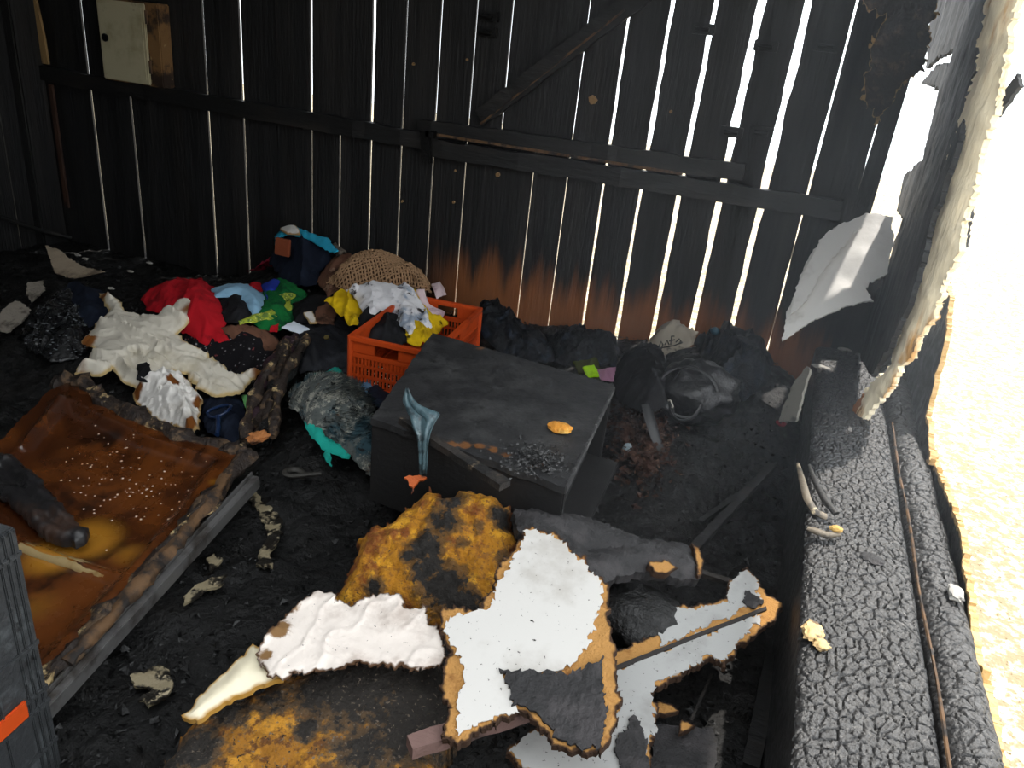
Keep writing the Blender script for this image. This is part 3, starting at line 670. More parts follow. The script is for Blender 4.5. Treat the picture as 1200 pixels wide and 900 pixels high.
# ------------------------------------------------------------------ black cabinet lying open to the right
c = [np.array([-1.20, 2.56]), np.array([-.455, 2.50]), np.array([-.405, 1.765]), np.array([-1.05, 1.835])]   # BL BR FR FL
Zt, Zb = .50, .20
cab = thing('cabinet', (-.78, 2.16, Zb), 'black sooty wooden cabinet tipped over with its open side to the right', 'cabinet')
def quadslab(name, q, z0, z1, m, parent, bevel=.004, **kw):
    a = MB(); a.hexa([(p[0], p[1], z0) for p in q] + [(p[0], p[1], z1) for p in q]); return a.out(name, m, parent, bevel=bevel, **kw)
ctr = sum(c) / 4
O = np.array([ctr[0], ctr[1], Zt]); n = np.array([0, 0, 1.])
slab('top_panel', [(507, 390), (720, 451), (662, 571), (435, 490)], O, n, .022, BLACKPAINT, res=.014, jag=.003, rough=.002, seed=51, parent=cab, burns=[(530, 521, .02, 1.), (545, 522, .025, 1.), (562, 523, .025, 1.), (578, 527, .025, .9), (595, 533, .025, .8), (518, 519, .02, .8), (562, 408, .025, .8), (625, 545, .05, .5)])
def side(name, A, B, t, m, z0=Zb, z1=Zt - .022):
    d = (B - A) / np.linalg.norm(B - A); nn = np.array([-d[1], d[0]]) * t
    return quadslab(name, [A, B, B + nn, A + nn], z0, z1, m, cab)
side('front_panel', c[3], c[2], .02, CABSHADE)
side('back_panel', c[1] + [0, 0], c[0], .02, CABSHADE)
side('end_panel', c[0], c[3], .02, CABSHADE)
quadslab('bottom_panel', [c[3] + [.02, .02], c[2] + [.035, .02], c[1] + [.07, -.02], c[0] + [.02, -.02]], Zb, Zb + .018, CABSHADE, cab)
inn = [c[2] + [-.05, .03], c[1] + [-.05, -.03]]
side('inner_panel', inn[0], inn[1], .015, CABSHADE, Zb + .02)
a = MB(); e0 = np.array([*c[2], Zt]); e1 = np.array([*c[1], Zt]); a.box(e0 - [.0, 0, .024], [.006, 0, 0], e1 - e0, [0, 0, .024]); a.out('edge_band', mat('worn_edge', '#3a3a3a', [('#8a8a88', 'noise', 40, .58, .66)], rough=.5), cab)
# things lying on the cabinet
rock('foam_crumb', atz(656, 501, .515), .035, mat('orange_crumb', '#d9902f', [('#e9bd62', 'noise', 30, .5, .65), ('#a05a14', 'noise', 14, .58, .7)], rough=.9, bump=1., bscale=90), seed=9, sq=(1.15, .75, .42), label='small orange foam crumb on top of the black cabinet', cat='foam')
rng = random.Random(7); a = MB()
def chip(mb, p, r, rng):
    pts = []
    for i in range(6):
        v = np.array([rng.gauss(0, 1) for _ in range(3)]); v /= np.linalg.norm(v); pts.append(np.array(p) + v * r * rng.uniform(.5, 1.2) * [1, 1, .7])
    mb.add(pts, [(0, 1, 2), (0, 2, 3), (0, 3, 4), (0, 4, 1), (5, 2, 1), (5, 3, 2), (5, 4, 3), (5, 1, 4)])
c0 = atz(628, 540, .50)
for i in range(420):
    q = rng.gauss(0, .045), rng.gauss(0, .045); r = math.hypot(*q)
    chip(a, (c0[0] + q[0], c0[1] + q[1], .505 + max(0, .03 - r * .4) * rng.random()), rng.uniform(.003, .009), rng)
ASH = mat('grey_ash', '#3c3c3c', [('#8d8d8d', 'noise', 40, .55, .7), ('#151515', 'noise', 30, .5, .65)], rough=.6)
a.out('ash_heap', ASH, label='small heap of grey ash and cinders on the cabinet top', cat='ash', kind='stuff')
FILM = mat('blue_film', '#5b757d', [('#2f4047', 'noise', 26, .46, .62), ('#8ea2a6', 'noise', 40, .6, .7)], rough=.3, trans=.35, bump=.4, bscale=60)
V = []; F = []
rows = [(455, 476, 478, 1.80), (462, 473, 480, 1.80), (470, 471, 484, 1.79), (478, 473, 492, 1.78), (484, 476, 509, 1.77), (489, 478, 516, 1.76), (496, 481, 511, 1.75), (503, 485, 507, 1.74), (511, 490, 504, 1.73), (522, 491, 502, 1.73), (538, 492, 502, 1.73), (556, 492, 501, 1.73)]
m_ = 14
for i, (v, uL, uR, y) in enumerate(rows):
    for j in range(m_ + 1):
        s = j / m_; p = aty(uL + (uR - uL) * s, v + 2.5 * math.sin(j * 1.7 + i), y); fold = .009 * math.sin(s * 13 + i * .4) * (uR - uL) / 24
        V.append(p + np.array([0, fold, fold * .5]))
for i in range(len(rows) - 1):
    for j in range(m_): F.append((i * (m_ + 1) + j, i * (m_ + 1) + j + 1, (i + 1) * (m_ + 1) + j + 1, (i + 1) * (m_ + 1) + j))
o = build('plastic_film', V, F, FILM, smooth=80, label='melted pale blue plastic film hanging over the cabinet edge', cat='plastic')
sm = o.modifiers.new('thickness', 'SOLIDIFY'); sm.thickness = .003; o.modifiers.new('soft', 'SUBSURF').levels = 1; o.modifiers['soft'].render_levels = 1
pl = plane3([(476, 557, .40), (499, 561, .40), (484, 574, .38)])
slab('orange_scrap', [(474, 556), (490, 557), (500, 562), (488, 566), (484, 576), (480, 566)], *pl, .008, mat('orange_scrap', '#b4541c', [('#3a1a0a', 'noise', 20, .5, .65)], rough=.6), res=.006, seed=53, label='bright orange plastic scrap at the top of the foam', cat='scrap')

# ------------------------------------------------------------------ orange crate with slotted sides
Q = [np.array([-1.57, 2.55]), np.array([-1.21, 2.58]), np.array([-1.27, 3.20]), np.array([-1.63, 3.17])]
cz0, cz1 = .19, .42
crate = thing('plastic_crate', (-1.42, 2.88, cz0), 'orange slotted plastic crate full of scorched clothes', 'crate')
def crate_side(A, B):
    A3 = np.array([*A, cz0]); D = np.array([*(B - A), 0]); Lg = np.linalg.norm(D); D /= Lg; nrm = np.array([-D[1], D[0], 0]); Zv = np.array([0, 0, 1.]); t = .006; H = cz1 - cz0
    a = MB(); a.box(A3 - nrm * .012 + Zv * (H - .022), D * Lg, nrm * .024, Zv * .022); a.box(A3 + Zv * (H - .095), D * Lg, nrm * t, Zv * .025)
    hw = .10
    for s0, s1 in ((0, Lg / 2 - hw / 2 - .02), (Lg / 2 + hw / 2 - .02, Lg)): a.box(A3 + D * s0 + Zv * (H - .072), D * (s1 - s0), nrm * t, Zv * .052)
    a.out('rim', ORANGE, crate, bevel=.003)
    b = MB()
    k = int(Lg / .016)
    for i in range(k): b.box(A3 + D * (i * Lg / k) + Zv * .02, D * .008, nrm * t, Zv * (H - .115))
    for h in (0, .05, .095): b.box(A3 + Zv * h, D * Lg, nrm * t * 1.2, Zv * .012)
    b.out('slotted_side', ORANGE, crate)
for i in range(4): crate_side(Q[i], Q[(i + 1) % 4])
for q in Q:
    a = MB(); a.tube([(q[0], q[1], cz0), (q[0], q[1], cz1)], .012, n=8); a.out('corner_post', ORANGE, crate)
a = MB(); a.hexa([(p[0], p[1], cz0) for p in Q] + [(p[0], p[1], cz0 + .006) for p in Q]); a.out('base', ORANGE, crate)

# ------------------------------------------------------------------ black crate standing on end at the left edge
k0 = np.array([-1.215, .815]); ex = np.array([.10, -1.]) ; ex /= np.linalg.norm(ex); ey = np.array([-1., -.10]); ey /= np.linalg.norm(ey)
bc = thing('storage_crate', (k0[0] - .2, k0[1] - .15, .03), 'black plastic crate standing on end at the left edge with orange mark', 'crate')
def bslab(name, O, A, B, C, m, bev=.004, **kw): a = MB(); a.box(O, A, B, C); return a.out(name, m, bc, bevel=bev, **kw)
O3 = np.array([*k0, .04]); X3 = np.array([*ex, 0]) * .34; Y3 = np.array([*ey, 0]) * .4; Zv = np.array([0, 0, .63])
bslab('side_panel', O3, X3, Y3 * .03, Zv, BLACKPL)
bslab('face_panel', O3, X3 * .02, Y3, Zv, BLACKPL)
bslab('top_panel', O3 + Zv - [0, 0, .015], X3, Y3, np.array([0, 0, .015]), BLACKPL)
for s in (.03, .075, .12, .30, .6, .9):
    bslab('rib', O3 + X3 * s - Y3 * .012, X3 * .022, Y3 * .02, Zv, BLACKPL, .002)
for h in (.12, .3, .36, .55, .9):
    bslab('rib', O3 + Zv * h - Y3 * .012, X3, Y3 * .02, Zv * .02, BLACKPL, .002)
p1 = aty(0, 820, .70)
bslab('orange_mark', O3 + X3 * .16 + Zv * .32 - Y3 * .02, X3 * .5, Y3 * .02, Zv * .075, ORANGE)
bslab('white_cap', O3 + X3 * .22 + Zv * 1.0, X3 * .06, Y3 * .06, np.array([0, 0, .012]), mat('white_cap', '#d8d4c4'), .003)

# ------------------------------------------------------------------ brown lined appliance panel at the left
pl = plane3([(85, 450, .22), (290, 535, .20), (45, 815, .13)])
PO, PN = pl
pan = thing('appliance_door', tuple(on_plane(150, 600, PO, PN) - [0, 0, .05]), 'brown glossy heat-stained appliance door lining lying tilted on the debris', 'door panel')
outer = [(88, 447), (120, 466), (187, 500), (259, 520), (288, 530), (230, 600), (140, 700), (45, 805), (-60, 900), (-160, 760), (-80, 620), (0, 515), (60, 458)]
U_, V__ = frame(PN)
def uv(u, v): q = on_plane(u, v, PO, PN) - PO; return np.array([q @ U_, q @ V__])
basin = np.array([uv(*q) for q in [(80, 468), (170, 512), (254, 538), (200, 610), (110, 712), (20, 800), (-130, 760), (-50, 610), (10, 535)]])
ridge_a, ridge_b = uv(20, 628), uv(135, 668); ridl_a, ridl_b = uv(72, 468), uv(28, 522)
def segd(P, a, b):
    ab = b - a; t = np.clip(((P - a) @ ab) / (ab @ ab), 0, 1); return np.hypot(*(P - a - t[:, None] * ab).T)
def door_shape(u, v, d):
    P = np.stack([u, v], 1); ins = inside(P, basin); db = edge_dist(P, basin)
    h = np.where(ins, -.035 * (1 - np.exp(-db / .02)), 0)
    h = h + .018 * np.exp(-(segd(P, ridge_a, ridge_b) / .016) ** 2) + .02 * np.exp(-(segd(P, ridl_a, ridl_b) / .012) ** 2)
    return h + .006 * fbm(u * 5, v * 5, 0, 2, 9)
lin_ = slab('lining', outer, PO, PN, .03, BROWNPL, res=.011, jag=.004, seed=61, bend=door_shape, smooth=60, parent=pan, burns=[(100, 620, .12, .9), (60, 640, .1, .9), (150, 640, .08, .6), (40, 700, .1, .5), (250, 565, .03, .6)])
def rim_tube(name, pts, rad, m, seed, wob=.4, k=40, n=9, lift=0., pos=1.):
    P = [on_plane(u, v, PO, PN) for u, v in pts]; out = []
    seg = np.linspace(0, len(P) - 1, k)
    for i, s in enumerate(seg):
        j = min(int(s), len(P) - 2); q = P[j] + (P[j + 1] - P[j]) * (s - j)
        out.append(q + np.array([.01, .01, .012]) * pos * float(fbm(i * .7, seed, 0, 2, seed)) + PN * lift)
    a = MB(); a.tube(out, [rad * (1 + .5 * pos * float(fbm(i * .5, seed + 3., 0, 2, seed))) for i in range(k)], n=n, wob=wob, seed=seed, flat=.8)
    return a.out(name, m, pan, smooth=60)
rim_tube('crusted_rim', [(62, 446), (90, 447), (120, 467), (187, 502), (259, 522), (288, 533)], .028, CRUST, 4, lift=.0)
rim_tube('crusted_rim', [(290, 532), (262, 565), (230, 603), (185, 655), (140, 702), (90, 755), (40, 808), (-20, 860)], .030, CRUST, 6, lift=-.005)
rim_tube('crusted_rim', [(268, 560), (225, 620), (180, 672), (130, 728), (80, 780)], .018, SCORCH, 8, k=30, lift=.012)
a = MB(); A_ = on_plane(300, 553, PO, PN) - PN * .03; B_ = on_plane(34, 838, PO, PN) - PN * .03
d_ = (B_ - A_); sd = np.cross(d_, PN); sd /= np.linalg.norm(sd)
a.box(A_ - sd * .012 - PN * .03, d_, sd * .024, PN * .045); a.box(A_ + sd * .012 - PN * .03, d_, sd * .006, PN * .06)
a.out('metal_edge_strip', GREYMETAL, pan, bevel=.003, label='grey metal edge strip')
rng = random.Random(3); a = MB()
for i in range(120):
    u = rng.gauss(150, 45); v = rng.gauss(545, 32)
    P_ = uv(u, v)[None]
    if not inside(P_, basin)[0]: continue
    h = float(door_shape(P_[:, 0], P_[:, 1], None)[0]); q = on_plane(u, v, PO, PN) + PN * h; r = rng.uniform(.002, .0045)
    k = 7; Vv = []
    for lv, (rr, hh) in enumerate(((1, 0), (.75, .35))):
        for j in range(k): t = 2 * math.pi * j / k; Vv.append(q + (U_ * math.cos(t) + V__ * math.sin(t)) * r * rr * rng.uniform(.9, 1.1) + PN * r * hh)
    Vv.append(q + PN * r * .55)
    a.add(Vv, [(j, (j + 1) % k, k + (j + 1) % k, k + j) for j in range(k)] + [(k + j, k + (j + 1) % k, 2 * k) for j in range(k)])
a.out('water_droplets', mat('droplets', '#b59a86', rough=.08, bump=0, coat=.5), pan, smooth=80, kind='stuff')
rim_tube('pale_ridge', [(22, 630), (60, 643), (100, 656), (134, 668)], .022, mat('pale_ridge', '#94805a', [('#6b4a1c', 'noise', 8, .45, .65)], rough=.3, bump=.1), 15, wob=.04, k=24, lift=-.036, pos=.15)
# melted black bag lying on it
def flap(u, v, d): return .03 * np.exp(-((d - .02) / .025) ** 2) + .012 * np.maximum(0, ridged(u * 6, v * 14, 5)) ** 2
slab('melted_plastic', [(-25, 545), (5, 535), (27, 548), (48, 569), (70, 595), (90, 617), (104, 625), (103, 634), (88, 639), (70, 636), (53, 631), (38, 618), (24, 601), (10, 585), (-10, 580)], PO + PN * .005, PN, .03, mat('melted_black', '#1d1c1d', [('#3a2a22', 'noise', 7, .5, .7)], rough=.22, rough2=.5, bump=.3, bscale=25), res=.008, jag=.004, seed=63, bend=flap, smooth=60,
     label='melted black plastic flap lying on the brown appliance lining', cat='plastic')

# ------------------------------------------------------------------ clothes on the heap
WHITE = fabric('cream_shirt', '#d6cfc0', [('#bdb39c', 'noise', 5, .5, .72), ('#bfa674', 'attr', 'rim', .35, .95, .7, 14), ('#7a4a20', 'attr', 'burn', .4, .75, .4, 14)])
WHITE2 = fabric('white_cloth', '#dedad4', [('#b9b2a8', 'noise', 8, .5, .7), ('#6b3d14', 'attr', 'burn', .35, .65, .5, 14), ('#a5885a', 'attr', 'rim', .6, .95, .4, 14)])
RED = fabric('red_knit', '#b01420', [('#7c0b14', 'noise', 10, .52, .7)])
LBLUE = fabric('light_blue', '#8fb9d4', [('#7aa2be', 'noise', 7, .5, .7)])
GREEN = fabric('green_print', '#136b34', [('#0c4a2a', 'noise', 14, .5, .6)])
LIME = fabric('lime_lace', '#a3b03a', [('#5f7a3a', 'noise', 30, .5, .6), ('#d6dc8a', 'vor', 60, .25, .1)])
BLUE = fabric('royal_blue', '#22379c')
YELLOW = fabric('yellow_cloth', '#d9b414', [('#a8860c', 'noise', 10, .52, .7), ('#2a220a', 'noise', 14, .63, .7)])
PRINT = fabric('white_print', '#d6d4d6', [('#8e98a6', 'noise', 9, .52, .64), ('#2a2320', 'noise', 13, .58, .66)])
PINKW = fabric('pink_white', '#d9c3c6', [('#b597a0', 'noise', 14, .5, .65)])
CROCHET = fabric('crochet_beige', '#4a3424', [('#3a2412', 'attr', 'burn', .3, .7, .5, 12)], bump=1.5, bscale=60, wave=70)
NAVY = fabric('navy_cloth', '#141a28', [('#1f2838', 'noise', 8, .5, .7)])
TURQ = fabric('turquoise_trim', '#2a9fc0')
TEAL = fabric('teal_cloth', '#1fa191', [('#147568', 'noise', 9, .52, .7)])
DENIM = fabric('denim_blue', '#5b7f9e')
GREYJ = fabric('grey_jacket', '#1d1e22', [('#34363c', 'noise', 8, .5, .68), ('#6b1238', 'noise', 5, .66, .70)], rough=.6)
TAUPE = fabric('taupe_scorched', '#6b4a3a', [('#2b1c14', 'noise', 8, .5, .68), ('#8d6f5c', 'noise', 12, .6, .7)])
FLORAL = fabric('floral_black', '#121013', [('#7d7a7c', 'vor', 42, .24, .12), ('#7c3a3c', 'noise', 18, .62, .68)])
POLKA = fabric('polka_dots', '#101012', [('#e8e6e2', 'vor', 75, .36, .28)], bump=.1)
BLUEBLK = fabric('blueblack_burnt', '#0d0f13', [('#242c38', 'noise', 12, .52, .68)], rough=.5, bump=.9, bscale=60)
FURM = fabric('fur_grey', '#565b59', [('#9a998e', 'noise', 26, .5, .62), ('#30474f', 'noise', 6, .52, .62), ('#4a3322', 'noise', 9, .6, .7), ('#1e2123', 'noise', 34, .56, .64)])
BROWNR = fabric('brown_rubble', '#3f2c24', [('#6e584a', 'noise', 22, .55, .66), ('#171210', 'noise', 14, .5, .64)], bump=1., bscale=60)
GC = 'scorched clothes on the heap'
def cl(name, outline, m, label, cat='clothes', **k): return cloth(name, outline, m, label=label, cat=cat, group=GC, **k)
# bottom layers first
cl('wet_garment', [(70, 345), (100, 352), (112, 375), (105, 405), (88, 420), (60, 425), (33, 410), (22, 388), (45, 365)], WET, 'wet glistening black garment left of the cream shirt', off=.02, puff=.06, fold=.03, freq=14, ang=.6, seed=71, lump=.02)
wg = bpy.data.objects['wet_garment']; Vw = np.array([v.co[:] for v in wg.data.vertices]); Vw = Vw[:len(Vw) // 2] + np.array(wg.location); rw = np.random.RandomState(6); a = MB()
for i in range(260):
    p = Vw[rw.randint(0, len(Vw))]; r = rw.uniform(.002, .006); k = 6
    a.add([p + [r * math.cos(2 * math.pi * j / k) * 1.5, r * math.sin(2 * math.pi * j / k), .001] for j in range(k)] + [p + [0, 0, r * .7]], [(j, (j + 1) % k, k) for j in range(k)])
a.out('glint_beads', mat('glint_beads', '#8d9296', rough=.05, bump=0, coat=.6), wg, smooth=80, kind='stuff')  # pale grey beads paint the glints of the wet cloth
cl('dark_garment', [(73, 343), (100, 338), (125, 345), (130, 367), (105, 385), (85, 375)], NAVY, 'dark navy cloth between the wet black garment and the red sweater', off=.05, puff=.05, fold=.03, freq=9, ang=1.2, seed=72)
cl('black_garment', [(205, 392), (262, 385), (320, 392), (338, 420), (330, 455), (300, 478), (255, 440), (225, 420)], FLORAL, 'black flowered cloth between the cream shirt and the charred roll', off=.02, puff=.05, fold=.025, freq=9, ang=.3, seed=73)
cl('red_sweater', [(165, 350), (187, 338), (220, 336), (250, 338), (258, 353), (266, 372), (264, 390), (268, 402), (240, 404), (212, 390), (195, 372), (172, 362)], RED, 'bright red knitted sweater behind the cream shirt', off=.06, puff=.06, fold=.025, ang=.5, freq=7, seed=74)
cl('black_garment', [(252, 346), (280, 346), (297, 360), (297, 374), (280, 380), (264, 376), (257, 357)], BLACKCL, 'black cloth between the red sweater and the light blue cloth', off=.07, puff=.04, fold=.015, seed=75)
cl('blue_garment', [(247, 340), (263, 335), (300, 336), (310, 345), (308, 364), (296, 371), (290, 356), (278, 349), (253, 348)], LBLUE, 'smooth light blue cloth beside the red sweater', off=.09, puff=.04, fold=.012, freq=7, ang=1., seed=76)
gp = cl('printed_scarf', [(300, 350), (318, 332), (332, 328), (360, 346), (348, 358), (346, 374), (328, 388), (306, 388), (296, 378), (304, 364)], GREEN, 'green patterned scarf with lime lace and blue patches', cat='scarf', off=.07, puff=.04, fold=.02, freq=10, ang=.8, seed=77)
for ol, m, nm in (([(315, 350), (328, 334), (347, 346), (325, 355)], LIME, 'lace_patch'), ([(310, 363), (340, 352), (343, 361), (320, 374), (282, 380), (280, 376), (307, 367)], LIME, 'lace_patch'), ([(306, 334), (320, 327), (328, 331), (313, 350)], BLUE, 'blue_patch'), ([(283, 334), (306, 332), (308, 342), (290, 339)], RED, 'red_patch'), ([(317, 383), (326, 379), (325, 388), (316, 388)], RED, 'red_patch')):
    cloth(nm, ol, m, off=.10, puff=.025, fold=.015, seed=78 + len(nm), parent=gp, jag=.004)
cl('taupe_garment', [(258, 386), (285, 382), (312, 390), (330, 402), (325, 425), (300, 415), (270, 400)], TAUPE, 'scorched taupe sleeve under the charred roll', off=.06, puff=.045, fold=.02, ang=1.2, seed=79)
sh = [(117, 347), (132, 348), (147, 365), (167, 371), (187, 369), (207, 357), (230, 354), (237, 365), (230, 374), (207, 393), (220, 403), (250, 420), (277, 440), (296, 433), (308, 437), (291, 451), (283, 463), (253, 467), (230, 457), (217, 440), (187, 440), (160, 455), (143, 450), (132, 435), (117, 441), (87, 437), (100, 425), (110, 411), (97, 403), (103, 392), (127, 367)]
cl('cream_shirt', sh, WHITE, 'large stained cream shirt spread out in front of the red sweater', off=.09, puff=.03, edge=.05, fold=.03, freq=13, along=((125, 372), (285, 452)), crum=.12, seed=81, res=.007, burns=[(105, 404, .05, .9), (97, 436, .05, .6), (303, 440, .05, .8), (220, 368, .06, .7), (122, 352, .06, .8), (150, 372, .08, .45)])
cl('black_scrap', [(160, 428), (172, 424), (178, 436), (172, 447), (160, 443)], BLACKCL, 'small black scrap lying on the hem of the cream shirt', cat='scrap', off=.145, puff=.012, fold=.01, seed=82, jag=.004)
cl('white_cloth', [(197, 437), (213, 440), (230, 457), (238, 473), (233, 503), (220, 508), (200, 495), (180, 488), (165, 474), (155, 462), (170, 450)], WHITE2, 'crumpled white cloth ball beside the brown appliance lining', off=.08, puff=.09, edge=.07, fold=.03, freq=14, along=((165, 455), (230, 500)), crum=.5, seed=83, res=.006, lump=.02, burns=[(206, 462, .035, 1.1), (236, 478, .04, 1.), (160, 464, .035, .9), (224, 503, .03, .8)])
cl('green_scrap', [(283, 463), (300, 462), (298, 472), (288, 478)], fabric('pale_green', '#6fb06a'), 'small pale green scrap by the charred roll', cat='scrap', off=.06, puff=.02, fold=.01, seed=84, jag=.003)
cl('dark_garment', [(238, 470), (262, 462), (285, 470), (290, 500), (275, 518), (245, 508), (236, 492)], NAVY, 'dark blue tangled cloth right of the white cloth ball', off=.03, puff=.04, fold=.03, freq=14, seed=85)
BLUEPL = mat('blue_plastic', '#16294a', rough=.3, bump=.1)
a = MB(); c0 = hit(255, 482, .09)
a.tube([c0 + np.array([.05 * math.cos(t), .035 * math.sin(t) + .01 * math.sin(2 * t), .02 * math.sin(t + 1)]) for t in np.linspace(0, 2 * math.pi, 20)], .006).tube([c0 + np.array([.03, -.03, 0]), c0 + np.array([.1, -.12, -.02])], .01)
a.out('blue_sandal', BLUEPL, smooth=60, label='blue plastic strap loop beside the white cloth ball', cat='strap')
# charred rolled bundle
a = MB(); p0 = hit(345, 396, .10); p1 = hit(296, 520, .05); rng = random.Random(5)
roll = thing('charred_roll', tuple((p0 + p1) / 2 - [0, 0, .06]), 'charred rolled bundle of burnt cloth strips in front of the clothes', 'bundle')
for k in range(9):
    off = np.array([rng.gauss(0, .022), rng.gauss(0, .022), rng.gauss(0, .015)])
    P = [p0 + (p1 - p0) * t + off + np.array([.012 * math.sin(t * 7 + k), .01 * math.cos(t * 5 + k), .03 * math.sin(t * 3.1)]) for t in np.linspace(rng.uniform(0, .12), rng.uniform(.85, 1), 18)]
    a = MB(); a.tube(P, [.020 * (1 + .4 * math.sin(i * 1.3 + k)) for i in range(18)], n=8, wob=.3, seed=k)
    a.out('burnt_strip', [CRUST, mat('purple_burnt', '#2c1620', [('#0e0a0c', 'noise', 12, .5, .65), ('#6b5a5e', 'noise', 30, .62, .7)], rough=.6, bump=.8), SHINYCHAR, CRUST][k % 4], roll, smooth=60)
for (u, v, r) in ((333, 440, .026), (303, 512, .035)):
    rock('scorched_orange_patch', hit(u, v, .13), r, mat('scorched_orange', '#b0703c', [('#4a2a14', 'noise', 14, .5, .64)], rough=.8, bump=.8), seed=int(u), sq=(.8, 1.2, .4), rough=.8, freq=3.5, parent=roll)
# middle and back of the heap
cl('grey_jacket', [(345, 385), (377, 380), (410, 377), (418, 392), (432, 420), (436, 440), (420, 452), (407, 450), (395, 432), (352, 440), (338, 415)], GREYJ, 'black and grey jacket in front of the orange crate', cat='jacket', off=.05, puff=.06, fold=.035, freq=10, ang=.9, seed=91)
a = MB(); q = hit(383, 396, .115); a.tube([q, q + [0, -.004, .006]], .012, n=14); a.out('snap_button', mat('brass', '#8a7a4a', metal=.8, rough=.4, bump=0), label='round brass snap button on the black jacket', cat='button')
cl('dark_garment', [(343, 355), (372, 348), (395, 352), (408, 372), (392, 382), (370, 382), (345, 378)], BLACKCL, 'black cloth between the green scarf and the yellow cloth', off=.08, puff=.05, fold=.02, seed=92)
cl('brown_garment', [(368, 360), (388, 352), (395, 368), (390, 380), (372, 378)], TAUPE, 'taupe shoe-shaped cloth beside the yellow cloth', off=.12, puff=.03, fold=.01, seed=93)
cl('white_scrap', [(330, 383), (345, 376), (362, 385), (350, 389)], fabric('white_scrap', '#cfd8e2'), 'small blue-white scrap below the green scarf', cat='scrap', off=.13, puff=.015, fold=.008, seed=94, jag=.003)
cl('white_scrap', [(355, 366), (366, 364), (372, 378), (362, 378)], WHITE2, 'small white scrap beside the taupe cloth', cat='scrap', off=.13, puff=.015, fold=.008, seed=95, jag=.003)
cl('navy_jacket', [(318, 290), (324, 278), (335, 268), (360, 272), (382, 282), (398, 300), (392, 312), (375, 318), (372, 332), (350, 336), (330, 328), (316, 310)], NAVY, 'navy jacket piled against the back wall', cat='jacket', off=.04, puff=.13, edge=.12, fold=.035, freq=7, ang=.7, seed=96)
cl('turquoise_garment', [(321, 276), (331, 264), (350, 268), (362, 273), (385, 280), (396, 293), (390, 296), (368, 284), (337, 275), (324, 279)], TURQ, 'turquoise collar on top of the navy jacket', off=.16, puff=.03, fold=.012, seed=97)
cl('white_garment', [(328, 269), (334, 265), (350, 269), (352, 274), (337, 274)], WHITE2, 'white collar patch beside the turquoise collar', cat='scrap', off=.195, puff=.012, fold=.006, seed=98, jag=.003)
cl('grey_knit', [(368, 266), (398, 272), (406, 296), (396, 302), (388, 285)], fabric('grey_knit', '#6b6258', [('#2a2522', 'noise', 20, .5, .62)]), 'grey knitted rag between the navy jacket and the wall', off=.12, puff=.04, fold=.02, seed=99)
a = MB(); q = hit(324, 297, .19); q[1] -= .02; a.box(q, (.09, 0, 0), (0, .02, .0), (0, .01, .09)); a.out('brown_tag', mat('tag_brown', '#7a3a1c', rough=.7), bevel=.003, label='square orange brown leather patch on the navy jacket', cat='patch')
cl('pink_garment', [(290, 298), (312, 296), (326, 301), (322, 309), (293, 309)], fabric('pink_red', '#b02a44', [('#1a1014', 'noise', 16, .5, .6)]), 'pinkish red scrap left of the navy jacket', cat='scrap', off=.03, puff=.04, fold=.02, seed=100)
cl('brown_garment', [(372, 330), (385, 308), (412, 300), (425, 310), (400, 340), (385, 348)], TAUPE, 'burnt brown cloth left of the crocheted blanket', off=.07, puff=.06, fold=.03, seed=101)
cl('crochet_blanket', [(384, 332), (410, 307), (440, 300), (460, 300), (490, 303), (506, 312), (509, 332), (502, 343), (475, 338), (440, 334), (402, 342)], CROCHET, 'beige crocheted blanket behind the orange crate', cat='blanket', off=.10, puff=.08, edge=.08, fold=.02, freq=7, seed=102, burns=[(395, 330, .1, 1.), (508, 325, .05, .9)])
cro = bpy.data.objects['crochet_blanket']; Vc = np.array([v.co[:] for v in cro.data.vertices]); Vc = Vc[:len(Vc) // 2] + np.array(cro.location)
a = MB(); lo_, hi_ = Vc.min(0), Vc.max(0)
for dirn in (0, 1):
    for c_ in np.arange(-.2, 1.6, .022):
        pts = []
        for t_ in np.arange(0, 1.2, .011):
            if dirn: qx, qy = lo_[0] + c_ - .35 + t_ * .7 , lo_[1] + t_ * .7
            else: qx, qy = lo_[0] + c_ + .1 - t_ * .7, lo_[1] + t_ * .7
            if qy > hi_[1]: break
            dd = np.hypot(Vc[:, 0] - qx, Vc[:, 1] - qy); i_ = int(dd.argmin())
            if dd[i_] < .009: pts.append(np.array([qx, qy, Vc[i_, 2] + .004 + .002 * math.sin(t_ * 280)]))
            else:
                if len(pts) > 3: a.tube(pts, .0048, n=5)
                pts = []
        if len(pts) > 3: a.tube(pts, .0048, n=5)
a.out('crochet_yarn', fabric('yarn_beige', '#9a7a5c', [('#4a3018', 'noise', 5, .55, .7)]), cro, smooth=80, kind='stuff')
cl('white_garment', [(505, 333), (517, 325), (523, 345), (511, 350)], PINKW, 'white printed sleeve end right of the crocheted blanket', off=.13, puff=.03, fold=.015, seed=103, jag=.004)
cl('printed_garment', [(405, 342), (435, 334), (475, 337), (490, 345), (500, 365), (510, 385), (480, 392), (455, 372), (430, 374), (420, 356)], PRINT, 'white printed cloth with dark spots in the orange crate', off=.245, puff=.04, fold=.03, freq=9, ang=.5, seed=104)
cl('black_garment', [(420, 372), (452, 362), (472, 378), (482, 400), (462, 405), (432, 400), (418, 388)], BLACKCL, 'black burnt cloth at the front of the orange crate', off=.225, puff=.05, fold=.03, seed=105)
cl('yellow_garment', [(380, 352), (400, 340), (417, 347), (426, 358), (422, 381), (410, 381), (400, 370), (388, 358)], YELLOW, 'yellow cloth hanging over the left rim of the orange crate', off=.21, puff=.04, fold=.03, freq=11, ang=.2, seed=106)
